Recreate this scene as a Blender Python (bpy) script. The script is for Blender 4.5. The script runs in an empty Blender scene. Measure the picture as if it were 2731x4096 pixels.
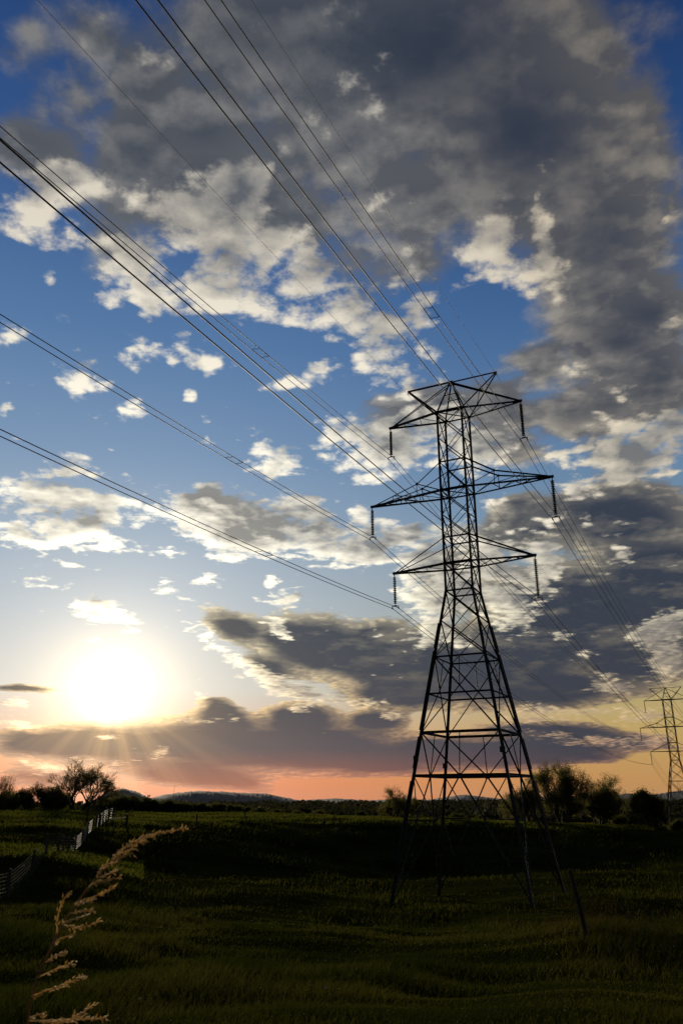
import bpy, bmesh, math, random
import numpy as np
from mathutils import Vector, Matrix
R = math.radians
SC = bpy.context.scene

# ------------------------------------------------------------------ camera, sky, sun, exposure
SUN_AZ, SUN_EL = -15.9, 6.7                      # degrees: east of +Y, above the horizon
PITCH, ROLL = R(19.697), R(-0.313)
cam_data = bpy.data.cameras.new('camera')
cam = bpy.data.objects.new('camera', cam_data)
SC.collection.objects.link(cam)
cam_data.sensor_fit = 'VERTICAL'
cam_data.sensor_height = 23.5
cam_data.lens = 23.5 * 3168.2 / 4096.0
cam_data.clip_start = 0.05
cam_data.clip_end = 40000.0
fw = Vector((0, math.cos(PITCH), math.sin(PITCH)))
r0, u0 = Vector((1, 0, 0)), Vector((0, -math.sin(PITCH), math.cos(PITCH)))
rt = r0 * math.cos(ROLL) + u0 * math.sin(ROLL)
up = u0 * math.cos(ROLL) - r0 * math.sin(ROLL)
m3 = Matrix((rt, up, -fw)).transposed()
cam.matrix_world = m3.to_4x4()
cam_data.dof.use_dof = True
cam_data.dof.focus_distance = 60.0
cam_data.dof.aperture_fstop = 9.0
SC.camera = cam
SC.view_settings.view_transform = 'Standard'
SC.view_settings.look = 'None'
SC.view_settings.exposure = 0.0
SC.view_settings.gamma = 1.0
SC.view_settings.use_curve_mapping = False
SC.cycles.use_denoising = True
SC.cycles.denoiser = 'OPENIMAGEDENOISE'
SC.cycles.denoising_input_passes = 'RGB_ALBEDO_NORMAL'
SC.cycles.denoising_prefilter = 'ACCURATE'
SC.cycles.use_adaptive_sampling = True
SC.cycles.adaptive_threshold = 0.02
SC.cycles.adaptive_min_samples = 40
SC.cycles.max_bounces = 6
SC.cycles.volume_bounces = 0
SC.cycles.transparent_max_bounces = 16

sun_data = bpy.data.lights.new('sun', 'SUN')
sun_data.energy = 3.0
sun_data.angle = R(0.6)
sun_data.color = (1.0, 0.83, 0.60)
sun = bpy.data.objects.new('sun', sun_data)
SC.collection.objects.link(sun)
sd = Vector((math.sin(R(SUN_AZ)) * math.cos(R(SUN_EL)), math.cos(R(SUN_AZ)) * math.cos(R(SUN_EL)), math.sin(R(SUN_EL))))
sun.rotation_euler = sd.to_track_quat('Z', 'Y').to_euler()

# cloud heaps and banks: azimuth, elevation, half length, half height, tilt (degrees), weight
HEAPS = [
    (-18.4,49.1,8.11,3.25,-175,0.58), (-21.7,49.7,6.64,1.97,-169,0.50), (-15.8,3.8,1.48,0.34,-179,1.00), (-12.4,2.8,1.01,0.44,179,1.00), (-14.1,2.2,3.97,0.24,178,0.95), 
    (-19.2,1.7,2.86,0.46,170,1.00), (-16.2,1.1,2.00,0.73,151,1.00), (15.6,10.4,1.29,0.73,178,0.90), (8.6,10.1,1.62,0.74,179,0.85), (12.4,11.7,2.13,1.06,178,0.90), 
    (11.1,14.5,4.95,2.68,-168,1.00), (14.3,15.6,2.69,2.13,178,1.00), (20.0,15.9,2.05,0.73,179,1.00), (16.6,9.1,1.52,0.51,177,0.90), (18.4,6.7,2.20,0.80,178,1.00), 
    (22.1,10.1,2.87,2.00,179,1.00), (22.4,7.9,2.36,1.95,-174,1.00), (-7.0,8.7,3.79,0.84,159,1.00), (-3.3,6.8,4.86,0.73,166,1.00), (2.3,5.7,3.22,0.31,175,0.70), 
    (-9.6,10.3,2.44,0.84,157,1.00), (-25.3,39.2,7.44,4.10,-172,1.00), (-25.6,37.3,5.62,2.08,-171,1.00), (-22.8,40.3,4.19,2.72,-168,0.90), (-16.5,36.2,8.47,4.22,178,1.00), 
    (-11.3,38.5,10.73,4.98,173,1.00), (-6.8,37.4,6.93,4.39,169,1.00), (-8.6,41.7,5.29,2.87,-167,0.85), (-15.3,34.1,6.00,1.78,175,1.00), (-10.3,34.8,7.53,2.55,177,1.00), 
    (-3.4,36.7,3.92,2.53,178,0.90), (-6.6,41.6,2.03,1.65,-176,0.90), (-0.8,34.7,6.34,2.63,166,1.00), (2.1,33.1,8.91,3.14,171,1.00), (3.5,30.4,6.89,3.72,178,1.00), 
    (-1.5,29.9,4.28,1.91,-160,1.00), (-2.9,29.2,4.29,1.63,-163,0.90), (6.5,33.7,3.82,2.84,177,1.00), (-2.3,36.7,3.94,1.51,-179,0.80), (-25.2,33.5,2.19,0.62,-172,0.90), 
    (-23.3,34.3,1.41,0.63,-169,0.90), (-25.7,30.0,2.36,0.59,-179,1.00), (-23.2,31.0,1.54,0.49,-169,0.80), (-22.8,36.7,2.03,0.85,-169,0.90), (-13.5,30.7,4.76,1.68,173,1.00), 
    (-11.1,30.0,3.02,0.63,176,1.00), (-16.7,31.2,1.65,0.61,-173,0.90), (-15.9,30.3,2.64,0.52,-178,0.90), (-15.3,30.8,2.38,0.82,-173,0.90), (-20.1,27.2,3.78,1.68,161,0.80), 
    (-16.8,26.0,2.81,0.95,173,0.85), (-11.7,27.3,2.20,0.80,133,0.85), (-10.8,26.1,1.27,0.88,161,0.85), (-18.6,24.9,1.38,0.52,-173,0.70), (-25.5,24.9,1.25,1.02,97,0.90), 
    (-24.2,23.5,2.05,0.46,-171,0.80), (-5.9,23.6,3.25,2.09,170,1.00), (-5.2,22.8,2.96,1.37,173,1.00), (-7.0,24.5,1.79,0.98,-178,0.90), (-3.0,22.1,0.89,0.55,-179,0.70), 
    (-23.2,20.0,4.55,1.54,-173,1.00), (-19.9,19.8,6.31,1.57,-179,1.00), (-16.2,19.8,4.91,1.49,173,1.00), (-19.8,22.0,3.20,1.04,177,0.95), (-17.1,23.1,1.93,0.42,-179,0.80), 
    (-18.2,21.2,6.48,1.05,-179,0.90), (-23.3,17.2,2.96,1.53,-174,1.00), (-20.2,17.4,5.66,1.66,-176,1.00), (-21.0,16.5,4.06,1.03,-180,1.00), (-16.8,16.5,3.19,0.84,179,1.00), 
    (-17.6,18.8,2.14,1.16,165,1.00), (-15.4,17.8,1.73,0.69,-176,0.90), (-12.9,16.5,2.19,0.64,178,1.00), (-18.6,16.8,3.13,1.05,-175,1.00), (-10.4,20.3,5.13,2.17,178,1.00), 
    (-11.3,18.8,3.37,1.52,169,1.00), (-7.4,19.0,5.74,2.46,173,1.00), (-5.4,17.8,6.89,2.30,177,1.00), (-2.1,17.7,6.35,2.75,176,1.00), (1.2,17.0,3.45,2.20,179,1.00), 
    (-2.8,20.0,5.27,1.65,176,0.95), (2.2,19.2,3.50,1.93,179,0.95), (-8.3,16.8,3.39,1.20,177,1.00), (4.5,18.2,2.88,1.65,179,0.85), (-7.2,21.0,2.33,0.77,-178,0.90), 
    (-15.7,14.4,1.69,0.48,-177,0.95), (-12.7,14.1,2.05,0.96,-178,1.00), (-9.8,14.8,2.10,0.65,177,1.00), (-5.3,14.7,1.24,0.38,-179,0.90), (-4.0,13.4,2.52,0.81,176,1.00), 
    (-2.6,13.5,1.13,0.44,-180,0.80), (-17.1,12.1,3.36,1.24,175,1.00), (-16.0,11.7,3.11,0.73,178,1.00), (-18.9,12.2,1.11,0.52,-177,0.90), (-21.2,11.6,1.22,0.41,-176,0.80), 
    (-22.6,11.5,0.72,0.50,-179,0.80), (-15.1,10.8,1.14,0.42,-178,0.80), (-17.5,10.5,1.01,0.41,-178,0.80), (13.4,37.6,3.81,2.93,173,1.00), (15.3,35.6,6.72,2.10,161,1.00), 
    (13.9,35.2,4.88,1.27,157,1.00), (18.4,34.6,2.46,2.15,150,0.95), (11.1,36.1,1.59,0.90,174,0.80), (16.7,39.3,1.29,0.84,48,0.85), (16.8,37.4,3.40,1.69,171,0.90), 
    (0.6,25.2,4.80,2.48,163,1.00), (4.0,24.5,6.61,3.28,178,1.00), (2.3,23.0,5.36,1.98,170,1.00), (7.5,25.5,4.79,3.25,177,0.90), (-0.8,24.9,2.42,1.37,-180,0.90), 
    (-1.8,24.3,1.51,0.55,-180,0.80), (10.4,23.9,4.66,2.71,167,0.90), (17.2,22.6,3.85,2.12,164,1.00), (20.2,21.9,5.85,2.60,168,1.00), (23.4,23.3,5.16,2.29,171,1.00), 
    (24.0,21.4,3.03,2.03,161,1.00), (17.6,20.6,3.23,1.86,155,0.95), (20.7,20.7,3.14,1.30,173,0.90), (24.8,24.2,3.07,1.51,170,0.90), (14.1,30.6,2.37,0.58,-174,0.95), 
    (15.7,31.1,1.76,0.47,-175,0.95), (19.6,26.7,1.38,0.62,-180,0.95), (20.9,26.8,1.20,0.46,171,0.90), (22.6,26.9,1.86,0.41,-176,0.90), (18.6,26.7,1.01,0.52,172,0.80), 
    (25.1,29.7,2.62,1.25,-174,0.90), (18.3,29.1,2.29,1.28,171,0.85), (27.1,36.2,2.19,1.15,165,0.70), (5.7,15.8,3.39,2.46,-164,1.00), (7.5,13.5,4.43,3.24,179,1.00), 
    (5.0,14.5,2.25,1.63,179,1.00), (11.5,15.7,4.96,3.77,178,0.95), (11.9,12.7,3.77,2.66,179,0.95), (6.8,11.6,3.30,2.68,-180,0.95), (15.0,16.4,2.40,2.15,80,0.95), 
    (13.8,13.8,3.23,1.32,-169,0.95), (19.1,15.2,2.58,0.73,-177,0.90), (20.3,15.6,1.78,0.41,174,0.85), (10.2,15.2,3.32,2.16,178,0.90), (9.0,17.7,3.39,1.63,-169,0.85), 
    (-9.9,10.9,2.17,1.16,162,0.95), (-8.3,9.5,3.26,1.16,157,1.00), (-5.8,8.2,3.80,1.16,156,1.00), (-2.7,6.9,4.86,0.94,166,1.00), (1.3,6.2,4.31,0.47,175,0.80), 
    (-4.6,11.4,2.21,0.97,152,0.90), (0.1,11.1,0.83,0.32,180,0.90), (-10.0,6.5,0.93,0.73,97,0.90), (-6.9,5.2,2.65,0.41,171,0.60), (1.0,5.6,3.76,0.47,180,0.80), 
    (3.5,5.4,2.14,0.72,179,0.90), (-3.3,5.8,2.14,0.47,180,0.80), (-9.6,4.9,3.12,0.36,-180,0.90), (-22.1,5.7,1.39,0.67,-180,0.90), (-22.3,4.8,1.84,0.43,-179,0.90), 
    (-21.2,4.3,2.79,0.38,-179,0.85), (16.2,5.2,7.96,0.79,-178,0.90), (13.3,4.9,5.07,0.60,179,0.90), (20.3,4.9,4.24,1.07,178,0.95), (22.0,7.7,2.35,1.72,-178,0.95), 
    (22.7,10.5,2.03,1.87,60,0.90), (18.1,7.3,1.97,1.00,179,0.80), (16.6,3.4,7.74,0.59,174,0.80), (14.0,5.6,4.05,0.50,178,0.80), (20.7,3.3,3.25,0.86,179,0.85), 
    (-12.4,2.9,1.23,0.50,-160,0.80), (-20.9,2.3,2.82,0.37,170,0.75), (-17.1,2.3,3.88,0.29,175,0.70), (-19.8,1.6,1.40,0.93,175,0.70), (-15.4,1.6,1.26,0.93,149,0.70), 
]
BANKS = [
    (-12.0,45.1,11.23,4.45,-174,0.72), (-8.1,4.9,3.85,1.58,175,0.92), (-23.4,45.3,8.51,4.26,-172,0.52), (-25.1,41.9,9.19,3.60,-167,0.62), (-13.6,38.8,13.83,5.36,177,0.46), 
    (1.4,34.3,10.43,5.28,166,0.42), (-25.3,39.5,6.86,4.53,-166,0.46), (-7.4,19.1,8.40,3.00,174,0.42), (-20.2,20.1,8.15,2.38,-179,0.40), (9.5,14.6,8.09,5.43,178,0.62), 
    (20.2,22.2,8.28,3.81,172,0.50), (4.0,24.2,8.23,3.50,178,0.45), (8.5,49.5,28.49,9.80,176,1.00), (-7.6,50.8,18.19,6.98,-177,0.80), (-21.9,49.0,11.74,4.86,-177,0.56), 
    (16.4,43.4,15.52,10.65,172,1.00), (-0.8,44.6,20.84,7.58,172,0.62), (21.7,36.3,11.01,10.07,53,0.85), (22.1,30.5,9.15,5.47,161,0.90), (-11.6,41.2,12.00,5.62,-180,0.85), 
    (-18.0,39.6,12.53,3.86,-171,0.62), (-5.4,40.3,10.37,4.43,177,0.76), (6.6,40.7,11.06,4.81,177,0.72), (25.4,41.4,7.65,4.83,78,0.68), (24.1,46.7,4.50,2.29,175,0.68), 
    (-17.4,42.8,8.34,6.11,-167,0.80), (-19.4,36.9,5.51,5.25,-157,0.55), (10.4,40.9,7.28,2.81,175,0.62), (-26.8,41.5,7.40,4.38,-165,0.70), (-22.7,40.1,8.75,3.33,-168,0.55), 
    (-24.2,43.9,8.32,4.73,-171,0.50), (-18.0,46.8,12.18,5.01,-171,0.66), (-28.1,47.1,7.13,2.92,-165,0.55), (-3.1,39.5,13.39,4.04,175,0.58), (27.5,38.0,5.37,2.53,78,0.50), 
    (2.6,37.2,8.43,2.75,179,0.52), (16.4,29.7,5.87,2.83,172,0.75), (20.1,25.9,10.50,2.60,176,0.85), (24.0,26.7,6.26,3.68,169,0.85), (16.9,25.4,5.15,2.16,173,0.75), 
    (24.2,31.8,6.51,4.01,167,0.88), (6.4,37.1,6.57,3.65,177,0.55), (6.2,27.2,9.43,2.47,-174,0.75), (12.7,26.8,5.91,3.89,174,0.75), (7.6,27.8,5.56,1.47,177,0.70), 
    (10.2,24.5,6.45,1.97,176,0.60), (14.0,23.3,5.20,2.44,175,0.60), (14.8,18.3,7.50,2.68,-170,0.95), (20.3,18.0,8.98,4.04,179,1.00), (22.3,13.4,7.60,6.94,-174,1.00), 
    (16.9,11.5,10.23,5.73,167,1.00), (20.0,8.9,7.12,3.67,178,1.00), (12.2,9.3,8.17,4.54,179,1.00), (13.8,6.9,9.35,2.10,178,1.00), (17.6,13.2,5.17,2.86,177,0.95), 
    (13.1,19.7,4.08,1.23,-165,0.80), (-7.6,11.4,4.02,1.76,162,0.95), (-1.1,9.9,9.57,3.33,172,1.00), (3.6,9.0,9.97,3.65,174,1.00), (4.4,6.8,6.89,1.82,179,1.00), 
    (9.1,8.2,6.82,3.83,179,1.00), (-4.0,10.8,4.04,1.77,-180,0.95), (2.0,11.1,4.57,1.38,-171,0.85), (6.8,10.7,3.50,1.71,179,0.85), (-5.2,8.7,3.48,1.21,161,0.85), 
    (-8.0,3.3,14.27,2.66,178,1.00), (-17.0,3.4,9.77,1.87,-179,1.00), (-2.0,3.1,12.08,2.68,177,1.00), (2.2,2.2,7.68,1.47,180,1.00), (6.7,2.8,10.00,1.83,179,1.00), 
    (12.3,2.7,9.24,1.71,-178,1.00), (-21.0,3.4,2.96,1.21,180,0.85), (-3.0,5.0,4.64,1.98,180,1.00), (2.2,4.9,3.91,1.51,180,0.95), (-8.7,5.9,2.67,0.84,166,0.90), 
    (15.9,2.6,4.90,0.89,179,0.90), (-10.3,1.4,7.90,1.34,177,0.95), (-7.3,0.9,4.25,0.80,170,0.90), (-21.6,6.7,3.67,0.44,179,0.95), (-22.6,6.0,1.05,0.35,-178,0.80), 
    (-20.0,1.2,5.50,1.28,180,0.66), (-14.3,2.1,6.77,0.80,-180,0.80), (15.2,4.0,7.67,1.09,176,0.85), (19.1,3.3,5.15,0.80,174,0.80), (11.8,4.1,4.20,0.92,179,0.80), 
    (-17.0,0.8,3.93,0.60,180,0.55), (-10.1,20.4,3.92,1.19,178,0.70), (-19.6,17.7,3.80,0.76,-177,0.70), (-23.7,17.6,2.03,0.84,-173,0.55), (-21.7,20.5,3.31,0.66,-173,0.45), 
    (-20.1,26.8,2.99,1.33,170,0.40), 
]
WARP = (0.7, 0.1)
BANK_MOTTLE = 0.22
HEAP_CORE = 0.85
HEAP_EDGE = (0.24, 0.7, 1.0)
LIT_N = (1.8, 1.25)
BILLOW_MID = 0.22
BILLOW = (11.0, 4.0, 0.5)
WISP = (34.0, 7.0, 0.64)
WISP_N = (0.55, 0.18)
FINE = (12.0, 10.0, 0.62)
LUMP = (4.0, 6.0, 0.6)
HEAP_N = (1.4, 2.0, 1.1, 0.45)
BANK_N = (0.26, 0.42, 0.12, 0.1)
NISH = 0.0
AIR_LEFT = [(-2, (0.66, 0.18, 0.08)), (1.0, (0.8, 0.25, 0.11)), (3, (0.76, 0.4, 0.2)), (7, (0.58, 0.57, 0.54)), (12, (0.43, 0.49, 0.55)), (17, (0.31, 0.4, 0.51)), (23, (0.18, 0.29, 0.455)), (31, (0.09, 0.19, 0.375)), (42, (0.034, 0.09, 0.25)), (54, (0.013, 0.043, 0.145))]
AIR_RIGHT = [(-2, (0.44, 0.22, 0.09)), (1.0, (0.52, 0.28, 0.1)), (4, (0.5, 0.35, 0.13)), (8, (0.42, 0.37, 0.2)), (13, (0.28, 0.33, 0.33)), (18, (0.17, 0.27, 0.38)), (25, (0.1, 0.195, 0.36)), (33, (0.05, 0.125, 0.29)), (42, (0.022, 0.065, 0.19)), (54, (0.007, 0.024, 0.095))]
BANK_DARK = [(0, (0.46, 0.17, 0.1)), (1.2, (0.3, 0.13, 0.1)), (3.0, (0.12, 0.1, 0.108)), (6, (0.074, 0.074, 0.088)), (10, (0.06, 0.068, 0.086)), (16, (0.055, 0.067, 0.088)), (26, (0.06, 0.074, 0.1)), (36, (0.056, 0.07, 0.096)), (46, (0.033, 0.046, 0.07)), (55, (0.026, 0.038, 0.064))]
BANK_RIGHT = 0.85
BANK_RIGHT_COL = (0.034, 0.043, 0.066)
BANK_RIM = [(0, (0.85, 0.28, 0.14)), (5, (0.85, 0.55, 0.25)), (10, (0.95, 0.8, 0.5)), (18, (0.8, 0.72, 0.55)), (28, (0.44, 0.43, 0.41)), (42, (0.3, 0.29, 0.275)), (55, (0.2, 0.2, 0.2))]
HEAP_LIT = [(0, (0.95, 0.36, 0.18)), (5, (0.95, 0.66, 0.35)), (10, (1.0, 0.92, 0.7)), (18, (0.95, 0.9, 0.78)), (28, (0.84, 0.78, 0.66)), (38, (0.68, 0.62, 0.52)), (55, (0.36, 0.34, 0.33))]
HEAP_SHADE = [(0, (0.34, 0.16, 0.11)), (6, (0.26, 0.21, 0.17)), (14, (0.2, 0.2, 0.2)), (25, (0.155, 0.165, 0.18)), (38, (0.11, 0.12, 0.14)), (55, (0.07, 0.09, 0.12))]
GLOW1 = (1.25, (1.9, 1.75, 1.3))
GLOW2 = (5.6, (0.7, 0.64, 0.48))


world = bpy.data.worlds.new('World')
SC.world = world
world.use_nodes = True


class NT:
    """tiny expression builder on a node tree"""
    def __init__(self, tree): self.t = tree; self.n = tree.nodes; self.l = tree.links
    def put(self, sock, v):
        if isinstance(v, bpy.types.NodeSocket): self.l.new(v, sock)
        else: sock.default_value = v
    def m(self, op, a, b=None, c=None, clamp=False):
        k = self.n.new('ShaderNodeMath'); k.operation = op; k.use_clamp = clamp
        self.put(k.inputs[0], a)
        if b is not None: self.put(k.inputs[1], b)
        if c is not None: self.put(k.inputs[2], c)
        return k.outputs[0]
    def add(self, a, b): return self.m('ADD', a, b)
    def sub(self, a, b): return self.m('SUBTRACT', a, b)
    def mul(self, a, b): return self.m('MULTIPLY', a, b)
    def div(self, a, b): return self.m('DIVIDE', a, b)
    def mad(self, a, b, c): return self.m('MULTIPLY_ADD', a, b, c)
    def vec(self, x, y, z=0.0):
        k = self.n.new('ShaderNodeCombineXYZ')
        for i, v in enumerate((x, y, z)): self.put(k.inputs[i], v)
        return k.outputs[0]
    def vm(self, op, a, b=None, s=None):
        k = self.n.new('ShaderNodeVectorMath'); k.operation = op
        self.put(k.inputs[0], a)
        if b is not None: self.put(k.inputs[1], b)
        if s is not None: self.put(k.inputs['Scale'], s)
        return k.outputs['Value'] if op in ('DOT_PRODUCT', 'LENGTH') else k.outputs['Vector']
    def xyz(self, v):
        k = self.n.new('ShaderNodeSeparateXYZ'); self.l.new(v, k.inputs[0]); return k.outputs
    def noise(self, v, scale, detail, rough=0.5, dist=0.0, color=False):
        k = self.n.new('ShaderNodeTexNoise'); self.l.new(v, k.inputs['Vector'])
        k.inputs['Scale'].default_value = scale; k.inputs['Detail'].default_value = detail
        k.inputs['Roughness'].default_value = rough; k.inputs['Distortion'].default_value = dist
        return k.outputs['Color' if color else 'Fac']
    def step(self, x, lo, hi, a=0.0, b=1.0):
        k = self.n.new('ShaderNodeMapRange'); k.interpolation_type = 'SMOOTHSTEP'
        for i, v in enumerate((x, lo, hi, a, b)): self.put(k.inputs[i], v)
        return k.outputs[0]
    def lin(self, x, lo, hi, a=0.0, b=1.0):
        k = self.n.new('ShaderNodeMapRange'); k.clamp = True
        for i, v in enumerate((x, lo, hi, a, b)): self.put(k.inputs[i], v)
        return k.outputs[0]
    def mix(self, f, a, b, mode='MIX'):
        k = self.n.new('ShaderNodeMix'); k.data_type = 'RGBA'; k.blend_type = mode
        self.put(k.inputs[0], f)
        for s, v in ((k.inputs[6], a), (k.inputs[7], b)):
            self.put(s, v if isinstance(v, bpy.types.NodeSocket) else (*v, 1.0))
        return k.outputs[2]
    def ramp(self, x, stops, lo, hi):
        k = self.n.new('ShaderNodeValToRGB'); cr = k.color_ramp
        self.put(k.inputs[0], self.lin(x, lo, hi))
        while len(cr.elements) < len(stops): cr.elements.new(0.5)
        for e, (p, c) in zip(cr.elements, stops): e.position = (p - lo) / (hi - lo)
        for e, (p, c) in zip(cr.elements, stops): e.color = (*c, 1.0)
        return k.outputs[0]


ROWS = np.concatenate([np.arange(-1.2, 13, 0.5), np.arange(13, 26, 0.85), np.arange(26, 56, 1.35)])
AZ0, AZ1, NAZ = -34.0, 34.0, 110


def cover(az, el):
    """how thick heaps and banks are meant to be at a place of the sky, from the tables above"""
    out = []
    for tab in (HEAPS, BANKS):
        acc = np.zeros_like(az)
        for (a, e, rx, ry, rot, wt) in tab:
            c, s_ = math.cos(R(rot)), math.sin(R(rot))
            da, de = az - a, el - e
            v = np.clip(1 - np.hypot((da * c + de * s_) / rx, (-da * s_ + de * c) / ry), 0, 1) * wt
            hh = np.clip(1 - np.abs(acc - v) / 0.16, 0, 1)
            acc = np.maximum(acc, v) + hh * hh * 0.04 * ((acc > 0) & (v > 0))
        out.append(np.clip(acc, 0, 1))
    return out


def cloud_group():
    """cloud thickness at a point (azimuth, elevation, in degrees) of the sky"""
    g = bpy.data.node_groups.new('cloud_thickness', 'ShaderNodeTree')
    g.interface.new_socket('place', in_out='INPUT', socket_type='NodeSocketVector')
    for nm in ('heap', 'bank', 'lean'):
        g.interface.new_socket(nm, in_out='OUTPUT', socket_type='NodeSocketFloat')
    t = NT(g)
    gi, go = g.nodes.new('NodeGroupInput'), g.nodes.new('NodeGroupOutput')
    az, el, _ = t.xyz(gi.outputs[0])
    xs = np.linspace(AZ0, AZ1, NAZ)
    A, E = np.meshgrid(xs, ROWS)
    heap, bank = cover(A, E)
    ta, te = SUN_AZ - A, SUN_EL - E
    L = np.maximum(np.hypot(ta, te), 1.0)
    st = 0.7 + 0.04 * E
    h2, b2 = cover(A + ta / L * st, E + te / L * st)
    lean = np.clip(0.5 + 0.5 * (np.maximum(heap, bank) - np.maximum(h2, b2)), 0, 1)
    x = t.lin(az, AZ0, AZ1)
    xv = t.vec(x, x, x)
    acc = None
    for j, e in enumerate(ROWS):
        k = g.nodes.new('ShaderNodeRGBCurve')
        for ch, f in enumerate((heap[j], bank[j], lean[j])):
            c = k.mapping.curves[ch]
            pts = [(0.0, f[0])] + [(i / (NAZ - 1), f[i]) for i in range(1, NAZ - 1)] + [(1.0, f[-1])]
            keep = [p for i, p in enumerate(pts) if i in (0, NAZ - 1) or abs(pts[i - 1][1] - p[1]) + abs(pts[i + 1][1] - p[1]) > 1e-4]
            c.points[0].location = keep[0]; c.points[1].location = keep[-1]
            for p in keep[1:-1]: c.points.new(*p)
            for p in c.points: p.handle_type = 'VECTOR'
        k.mapping.update()
        t.l.new(xv, k.inputs['Color'])
        if acc is None: acc = k.outputs[0]
        else:
            fac = t.m('MULTIPLY_ADD', el, 1.0 / (e - ROWS[j - 1]), -ROWS[j - 1] / (e - ROWS[j - 1]), clamp=True)
            acc = t.mix(fac, acc, k.outputs[0])
    r, gg, bb = t.xyz(acc)
    for o, v in zip(go.inputs, (r, gg, bb)): t.l.new(v, o)
    return g


def layer_point(t, az, el):
    """where the line of sight meets a flat layer of air"""
    ra, re = t.m('RADIANS', az), t.m('RADIANS', el)
    inv = t.div(t.m('COSINE', re), t.add(t.m('MAXIMUM', t.m('SINE', re), 0.0), 0.13))
    return t.vec(t.mul(inv, t.m('SINE', ra)), t.mul(inv, t.m('COSINE', ra)), 0.37)


def build_sky():
    nt = world.node_tree
    t = NT(nt)
    for n in list(nt.nodes): nt.nodes.remove(n)
    out = nt.nodes.new('ShaderNodeOutputWorld'); bg = nt.nodes.new('ShaderNodeBackground')
    nt.links.new(bg.outputs[0], out.inputs[0])
    tc = nt.nodes.new('ShaderNodeTexCoord')
    d = tc.outputs['Generated']
    x, y, z = t.xyz(d)
    az = t.m('DEGREES', t.m('ARCTAN2', x, y))
    el = t.m('DEGREES', t.m('ARCSINE', z))
    P = t.vec(az, el)
    cosg = t.vm('DOT_PRODUCT', d, tuple(sd))
    gam = t.m('DEGREES', t.m('ARCCOSINE', t.m('MINIMUM', cosg, 1.0)))     # angle from the sun
    # clear air
    sky = nt.nodes.new('ShaderNodeTexSky'); sky.sky_type = 'NISHITA'; sky.sun_disc = False
    sky.sun_elevation = R(SUN_EL); sky.sun_rotation = R(SUN_AZ); sky.altitude = 200; sky.dust_density = 1.0; sky.ozone_density = 2.0
    air = t.ramp(el, AIR_LEFT, -2, 60)
    air_r = t.ramp(el, AIR_RIGHT, -2, 60)
    air = t.mix(t.step(az, -14.0, 22.0), air, air_r)
    air = t.mix(1.0, air, t.mix(1.0, sky.outputs[0], (NISH,) * 3, 'MULTIPLY'), 'ADD')
    # clouds
    q = layer_point(t, az, el)
    n1 = t.noise(q, 3.2, 6.0, 0.62, 0.0, True)              # frays the outlines
    w = t.vm('SCALE', t.vm('SUBTRACT', n1, (0.5, 0.5, 0.5)), s=t.mad(el, WARP[1], WARP[0]))
    k = nt.nodes.new('ShaderNodeGroup'); k.node_tree = cloud_group()
    t.l.new(t.vm('ADD', P, t.vm('MULTIPLY', w, (1.0, 0.8, 0.0))), k.inputs[0])
    heap0, bank0, lean0 = k.outputs
    tosun = t.vm('SUBTRACT', (SUN_AZ, SUN_EL, 0.0), P)
    L = t.vm('LENGTH', tosun)
    P2 = t.vm('ADD', P, t.vm('SCALE', tosun, s=t.div(t.mad(el, 0.022, 0.22), t.m('MAXIMUM', L, 1.0))))
    x2, y2, _ = t.xyz(P2)
    q2 = layer_point(t, x2, y2)                             # a little nearer the sun: what shades this point
    def billow(v): return t.m('ABSOLUTE', t.mul(t.sub(t.noise(v, *BILLOW), 0.5), 2.0))
    def grain(v, d1, d2, full=True):
        fine = t.sub(t.noise(v, FINE[0], d1, FINE[2]), 0.5)
        lump = t.sub(t.noise(v, LUMP[0], d2, LUMP[2]), 0.5)
        puff = t.sub(billow(v), BILLOW_MID)
        return fine, lump, puff
    fine, lump, puff = grain(q, FINE[1], LUMP[1])
    f2, l2, p2 = grain(q2, 6.0, 3.0)
    wisp = t.sub(t.noise(q, *WISP), 0.5)
    def mixn(base, w3): return t.mad(fine, w3[0], t.mad(lump, w3[1], t.mad(puff, w3[2], t.mad(wisp, w3[3], base))))
    quiet = t.mul(t.lin(el, 2.0, 14.0, 0.62, 1.1), t.lin(el, 30.0, 42.0, 1.0, 0.95))                 # banks near the horizon are smoother
    heap = t.mad(t.lin(el, 4.0, 15.0, 0.45, 1.0), mixn(0.0, HEAP_N), t.mul(heap0, t.lin(el, 4.0, 13.0, 0.80, 1.05)))
    bank = t.add(bank0, t.mul(quiet, mixn(0.0, BANK_N)))
    lean = t.mul(t.sub(lean0, 0.5), 2.0)
    drop = t.mad(t.sub(fine, f2), 0.55, t.mad(t.sub(lump, l2), 1.3, t.mul(t.sub(puff, p2), 0.45)))
    hdif = t.mad(drop, LIT_N[0], t.mul(lean, LIT_N[1]))
    bdif = t.mad(drop, 1.4, lean)
    near = t.m('EXPONENT', t.mul(gam, -1 / 14.0))           # forward scattering
    far = t.lin(el, 25, 50)
    # banks: thick, dark grey, bright only where thin
    ba = t.step(bank, 0.24, t.lin(el, 8, 30, 0.35, 0.46))
    calm = t.mad(lump, 0.24, t.mad(fine, 0.06, bank0))
    thick = t.step(calm, t.lin(el, 8, 35, 0.26, 0.34), t.lin(el, 8, 35, 0.62, 0.95))
    blit = t.lin(bdif, -0.15, 0.30)
    dark = t.ramp(el, BANK_DARK, 0, 55)
    dark = t.mix(t.mul(t.step(az, -6.0, 18.0), BANK_RIGHT), dark, BANK_RIGHT_COL)
    rim = t.ramp(el, BANK_RIM, 0, 55)
    rim = t.mix(t.mul(t.step(az, -2.0, 26.0), 0.45), rim, (0.34, 0.27, 0.17))
    f = t.m('MULTIPLY', t.sub(1.0, thick), t.mad(blit, 0.70, 0.30), clamp=True)
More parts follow.
